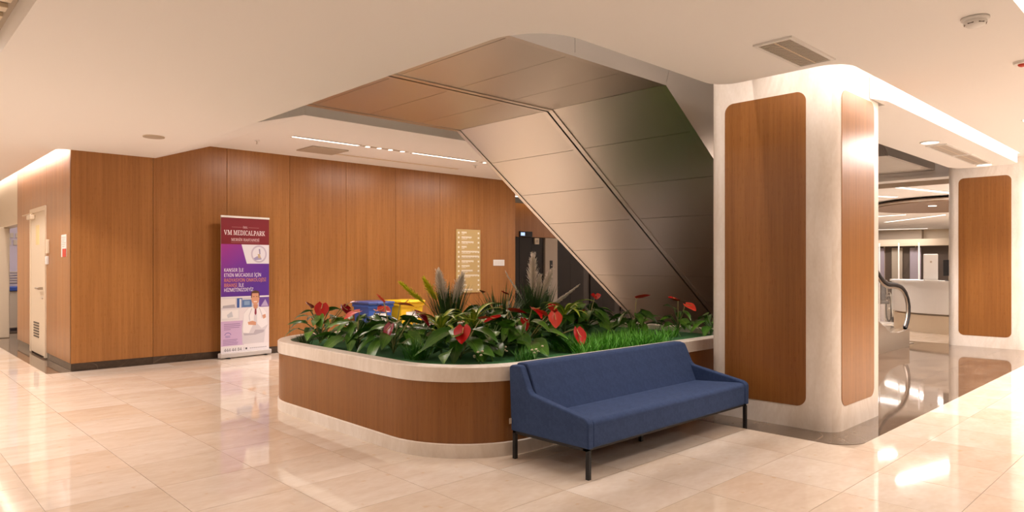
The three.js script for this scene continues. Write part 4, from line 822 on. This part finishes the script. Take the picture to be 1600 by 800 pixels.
// blades of grass, joined: nobody could count them
function tuft(n, len, wid, lean, spread, sd, droop = 0.5) {
  seed = sd * 131 + 3; const P = [];
  for (let i = 0; i < n; i++) {
    const az = rr(0, 2 * PI), ln = lean * Math.sqrt(rnd()), l = len * rr(0.6, 1.08), bx0 = rr(-spread, spread), bz0 = rr(-spread, spread), w = wid * rr(0.7, 1.2), ca = Math.cos(az), sa = Math.sin(az), px = -sa * w / 2, pz = ca * w / 2;
    let prev = null;
    for (let k = 0; k <= 4; k++) { const t = k / 4, o = l * (Math.sin(ln) * t + droop * ln * 0.35 * t * t), y = l * (Math.cos(ln) * t - droop * ln * 0.4 * t * t), f = k === 4 ? 0.02 : 1 - 0.55 * t * t; const c = [bx0 + ca * o, y, bz0 + sa * o], a = [c[0] + px * f, c[1], c[2] + pz * f], b = [c[0] - px * f, c[1], c[2] - pz * f]; if (prev) P.push(...prev[0], ...prev[1], ...b, ...prev[0], ...b, ...a); prev = [a, b]; }
  }
  const g = new THREE.BufferGeometry(); g.setAttribute('position', new THREE.Float32BufferAttribute(P, 3)); g.computeVertexNormals(); g.setAttribute('uv', new THREE.Float32BufferAttribute(new Float32Array(P.length / 3 * 2), 2)); return g;
}
// feathery plume: a stem with fine barbs, along the curve from the clump to its tip
function plumeGeo(end, len, wid, sd, fat = 1) {
  seed = sd * 57 + 9; const e = new THREE.Vector3(...end), c = new THREE.CatmullRomCurve3([new THREE.Vector3(0, 0, 0), new THREE.Vector3(e.x * 0.35, e.y * 0.5, e.z * 0.35), e]), list = [], total = e.length(), t0 = 1 - len / total, P = [];
  for (let i = 0; i < 190 * fat; i++) {
    const t = t0 + (1 - t0) * rnd(), p = c.getPoint(t), d = c.getTangent(t), s = (t - t0) / (1 - t0), w = wid * Math.sin(Math.min(1, s * 1.7 + 0.18) * PI * 0.5) * (1.05 - 0.75 * s), az = rr(0, 2 * PI);
    const o = new THREE.Vector3(Math.cos(az), rr(-0.1, 0.3), Math.sin(az)).multiplyScalar(2.1 * w * rr(0.25, 1)), q = p.clone().addScaledVector(d, len * rr(0.14, 0.4)).add(o), n = new THREE.Vector3().crossVectors(d, o).normalize().multiplyScalar(0.003);
    P.push(p.x - n.x, p.y - n.y, p.z - n.z, p.x + n.x, p.y + n.y, p.z + n.z, q.x + n.x, q.y + n.y, q.z + n.z, p.x - n.x, p.y - n.y, p.z - n.z, q.x + n.x, q.y + n.y, q.z + n.z, q.x - n.x, q.y - n.y, q.z - n.z);
  }
  const g = new THREE.BufferGeometry(); g.setAttribute('position', new THREE.Float32BufferAttribute(P, 3)); g.computeVertexNormals(); g.setAttribute('uv', new THREE.Float32BufferAttribute(new Float32Array(P.length / 3 * 2), 2));
  const st = new THREE.TubeGeometry(c, 10, 0.003, 4); return merge([g, st]);
}
function pampas(x, z, label, n, len, lean, plumes, sd, mats = [M.blade, M.bladeB]) {
  const a = thing('pampas_grass', label, 'grass clump', [x, TURF, z], 0, 'plumed grass clumps in the planter');
  const b = part(a, 'blades', tuft(n, len, 0.017, lean, 0.05, sd, 0.25), mats[0]); b.userData.kind = 'stuff';
  const b2 = part(a, 'pale_blades', tuft(Math.round(n * 0.3), len * 1.04, 0.009, lean * 1.1, 0.06, sd + 50, 0.25), mats[1]); b2.userData.kind = 'stuff';
  plumes.forEach(([dx, dy, dz, l, w, k = 0, fat = 1], i) => part(a, 'plume', plumeGeo([dx, dy, dz], l, w, sd * 10 + i, fat), k ? M.plumeLime : M.plume));
}
pampas(4.62, -5.82, 'dark grass clump with two lime and two pale plumes, left of the middle', 150, 0.64, 0.46, [[-0.36, 0.56, -0.3, 0.24, 0.055, 1, 1.6], [-0.22, 0.6, -0.1, 0.22, 0.05, 1, 1.6], [-0.17, 0.66, 0.06, 0.3, 0.06, 0, 3.4], [-0.01, 0.63, 0.21, 0.28, 0.06, 0, 3.4]], 21);
pampas(5.3, -5.72, 'spreading dark grass clump below the white wall plate', 110, 0.6, 0.75, [[0.06, 0.34, 0.05, 0.14, 0.025], [-0.28, 0.2, -0.2, 0.16, 0.02]], 22);
pampas(5.9, -5.82, 'tall grass clump with the largest white feathery plumes', 170, 0.62, 0.5, [[-0.06, 0.82, 0.07, 0.36, 0.06, 0, 3.4], [-0.2, 0.63, -0.19, 0.3, 0.015, 0, 0.8], [0.06, 0.66, 0.22, 0.32, 0.055, 0, 3], [-0.02, 0.6, 0.13, 0.28, 0.05, 0, 2.6], [0.36, 0.5, 0.34, 0.3, 0.02, 0, 1], [0.3, 0.42, 0.28, 0.24, 0.02, 0, 0.8]], 23);
pampas(6.35, -6.1, 'thin dark grass clump behind the blooms under the escalator edge', 120, 0.6, 0.4, [], 24);

// broad strap leaves arching from one heart
function strap(len, wid, bend) {
  const rows = 10, P = [], U = [], I = [];
  for (let i = 0; i <= rows; i++) { const t = i / rows, a = 1.25 - bend * t, w = wid * Math.sin(Math.min(1, t * 1.6 + 0.12) * PI / 2) * (t > 0.55 ? Math.max(0.02, 1 - ((t - 0.55) / 0.45) ** 1.6) : 1) / 2;
    let x = 0, y = 0; for (let q = 0; q < i; q++) { const b = 1.25 - bend * (q + 0.5) / rows; x += Math.cos(b) * len / rows; y += Math.sin(b) * len / rows; }
    for (let k = -1; k <= 1; k++) { P.push(x, y + Math.abs(k) * w * 0.35, k * w); U.push(0.5 + k / 2, t); } }
  for (let i = 0; i < rows; i++) for (let k = 0; k < 2; k++) { const a = i * 3 + k; I.push(a, a + 1, a + 4, a, a + 4, a + 3); }
  const g = new THREE.BufferGeometry(); g.setAttribute('position', new THREE.Float32BufferAttribute(P, 3)); g.setAttribute('uv', new THREE.Float32BufferAttribute(U, 2)); g.setIndex(I); g.computeVertexNormals(); return g;
}
const STRAPS = [strap(0.36, 0.055, 1.9), strap(0.42, 0.06, 1.6), strap(0.3, 0.05, 2.4)];
function strapPlant(x, z, label, n, sc, lift, sd) {
  seed = sd * 311 + 1;
  const a = thing('strap_leaf_plant', label, 'plant', [x, TURF, z], 0, 'striped strap-leaved plants');
  for (let i = 0; i < n; i++) { const m = part(a, 'leaf', STRAPS[i % 3], M.strap); m.position.y = lift * rr(0.5, 1); m.rotation.y = i * 2.39996 + rr(-0.3, 0.3); m.scale.setScalar(sc * rr(0.8, 1.15)); }
  part(a, 'stem', new THREE.CylinderGeometry(0.008, 0.012, lift + 0.02, 6).translate(0, lift / 2, 0), M.stem);
}
strapPlant(3.84, -4.95, 'yellow-green striped plant in front of the left grass clump', 15, 1.0, 0.24, 31);
strapPlant(4.25, -4.98, 'yellow-green striped plant right of the left grass clump', 15, 1.05, 0.25, 32);
strapPlant(5.85, -5.25, 'yellow-green striped plant beside the white plumes', 16, 1.05, 0.26, 33);

// low grass
function lowGrass(x, z, label, n, len, spread, sd, mat = M.lawn) {
  const a = thing('grass_tuft', label, 'grass tuft', [x, TURF, z], 0, 'low grass tufts in the planter');
  const b = part(a, 'blades', tuft(n, len, 0.008, 0.75, spread, sd, 0.6), mat); b.userData.kind = 'stuff';
}
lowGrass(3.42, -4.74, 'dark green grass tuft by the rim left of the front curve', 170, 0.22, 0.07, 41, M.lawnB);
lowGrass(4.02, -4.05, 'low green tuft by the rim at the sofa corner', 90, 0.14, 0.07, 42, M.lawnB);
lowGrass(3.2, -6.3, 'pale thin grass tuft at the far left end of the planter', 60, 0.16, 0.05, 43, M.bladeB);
lowGrass(6.5, -4.3, 'small bright grass tuft near the pillar end of the planter', 110, 0.16, 0.1, 44);
for (const [x, z, l, k] of [[6.5, -6.2, 'leafy anthurium in the deep shade at the back under the escalators', 15], [6.8, -5.7, 'leafy anthurium against the planter end wall under the escalators', 16], [5.6, -6.35, 'leafy anthurium at the planter back behind the white plumes', 17]]) anthurium(x, z, l, 13, 0.3, 0.32, 0.24, [], k);
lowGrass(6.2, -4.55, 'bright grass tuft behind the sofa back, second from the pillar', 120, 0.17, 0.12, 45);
{
  const k = [];
  for (let i = 0; i < 26; i++) { const g = tuft(70, 0.17, 0.008, 0.75, 0.08, 60 + i, 0.6); g.translate(4.75 + (i % 9) * 0.15, TURF, -4.02 - Math.floor(i / 9) * 0.17); k.push(g); }
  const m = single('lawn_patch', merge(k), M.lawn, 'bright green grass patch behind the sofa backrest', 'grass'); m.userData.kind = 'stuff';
}
// small white blossoms near the rim
for (const [x, z, l] of [[4.08, -3.98, 'small white blossom sprig by the rim near the sofa corner'], [3.6, -4.15, 'small cream blossom sprig by the front curve of the rim'], [4.0, -4.3, 'small peach blossom sprig under the leaves right of the front curve']]) {
  const a = thing('blossom_sprig', l, 'flower', [x, TURF, z], 0, 'small pale blossom sprigs'); seed = Math.round(x * 1000);
  const st = []; for (let i = 0; i < 6; i++) { const e = [rr(-0.05, 0.05), rr(0.05, 0.12), rr(-0.05, 0.05)]; st.push(petiole(e, 0.002, 0.002)); const b = part(a, 'blossom', new THREE.IcosahedronGeometry(0.012, 1).scale(1, 0.7, 1), M.cream); b.position.set(...e); }
  part(a, 'stems', merge(st), M.stem);
}

renderer.render(scene, camera);
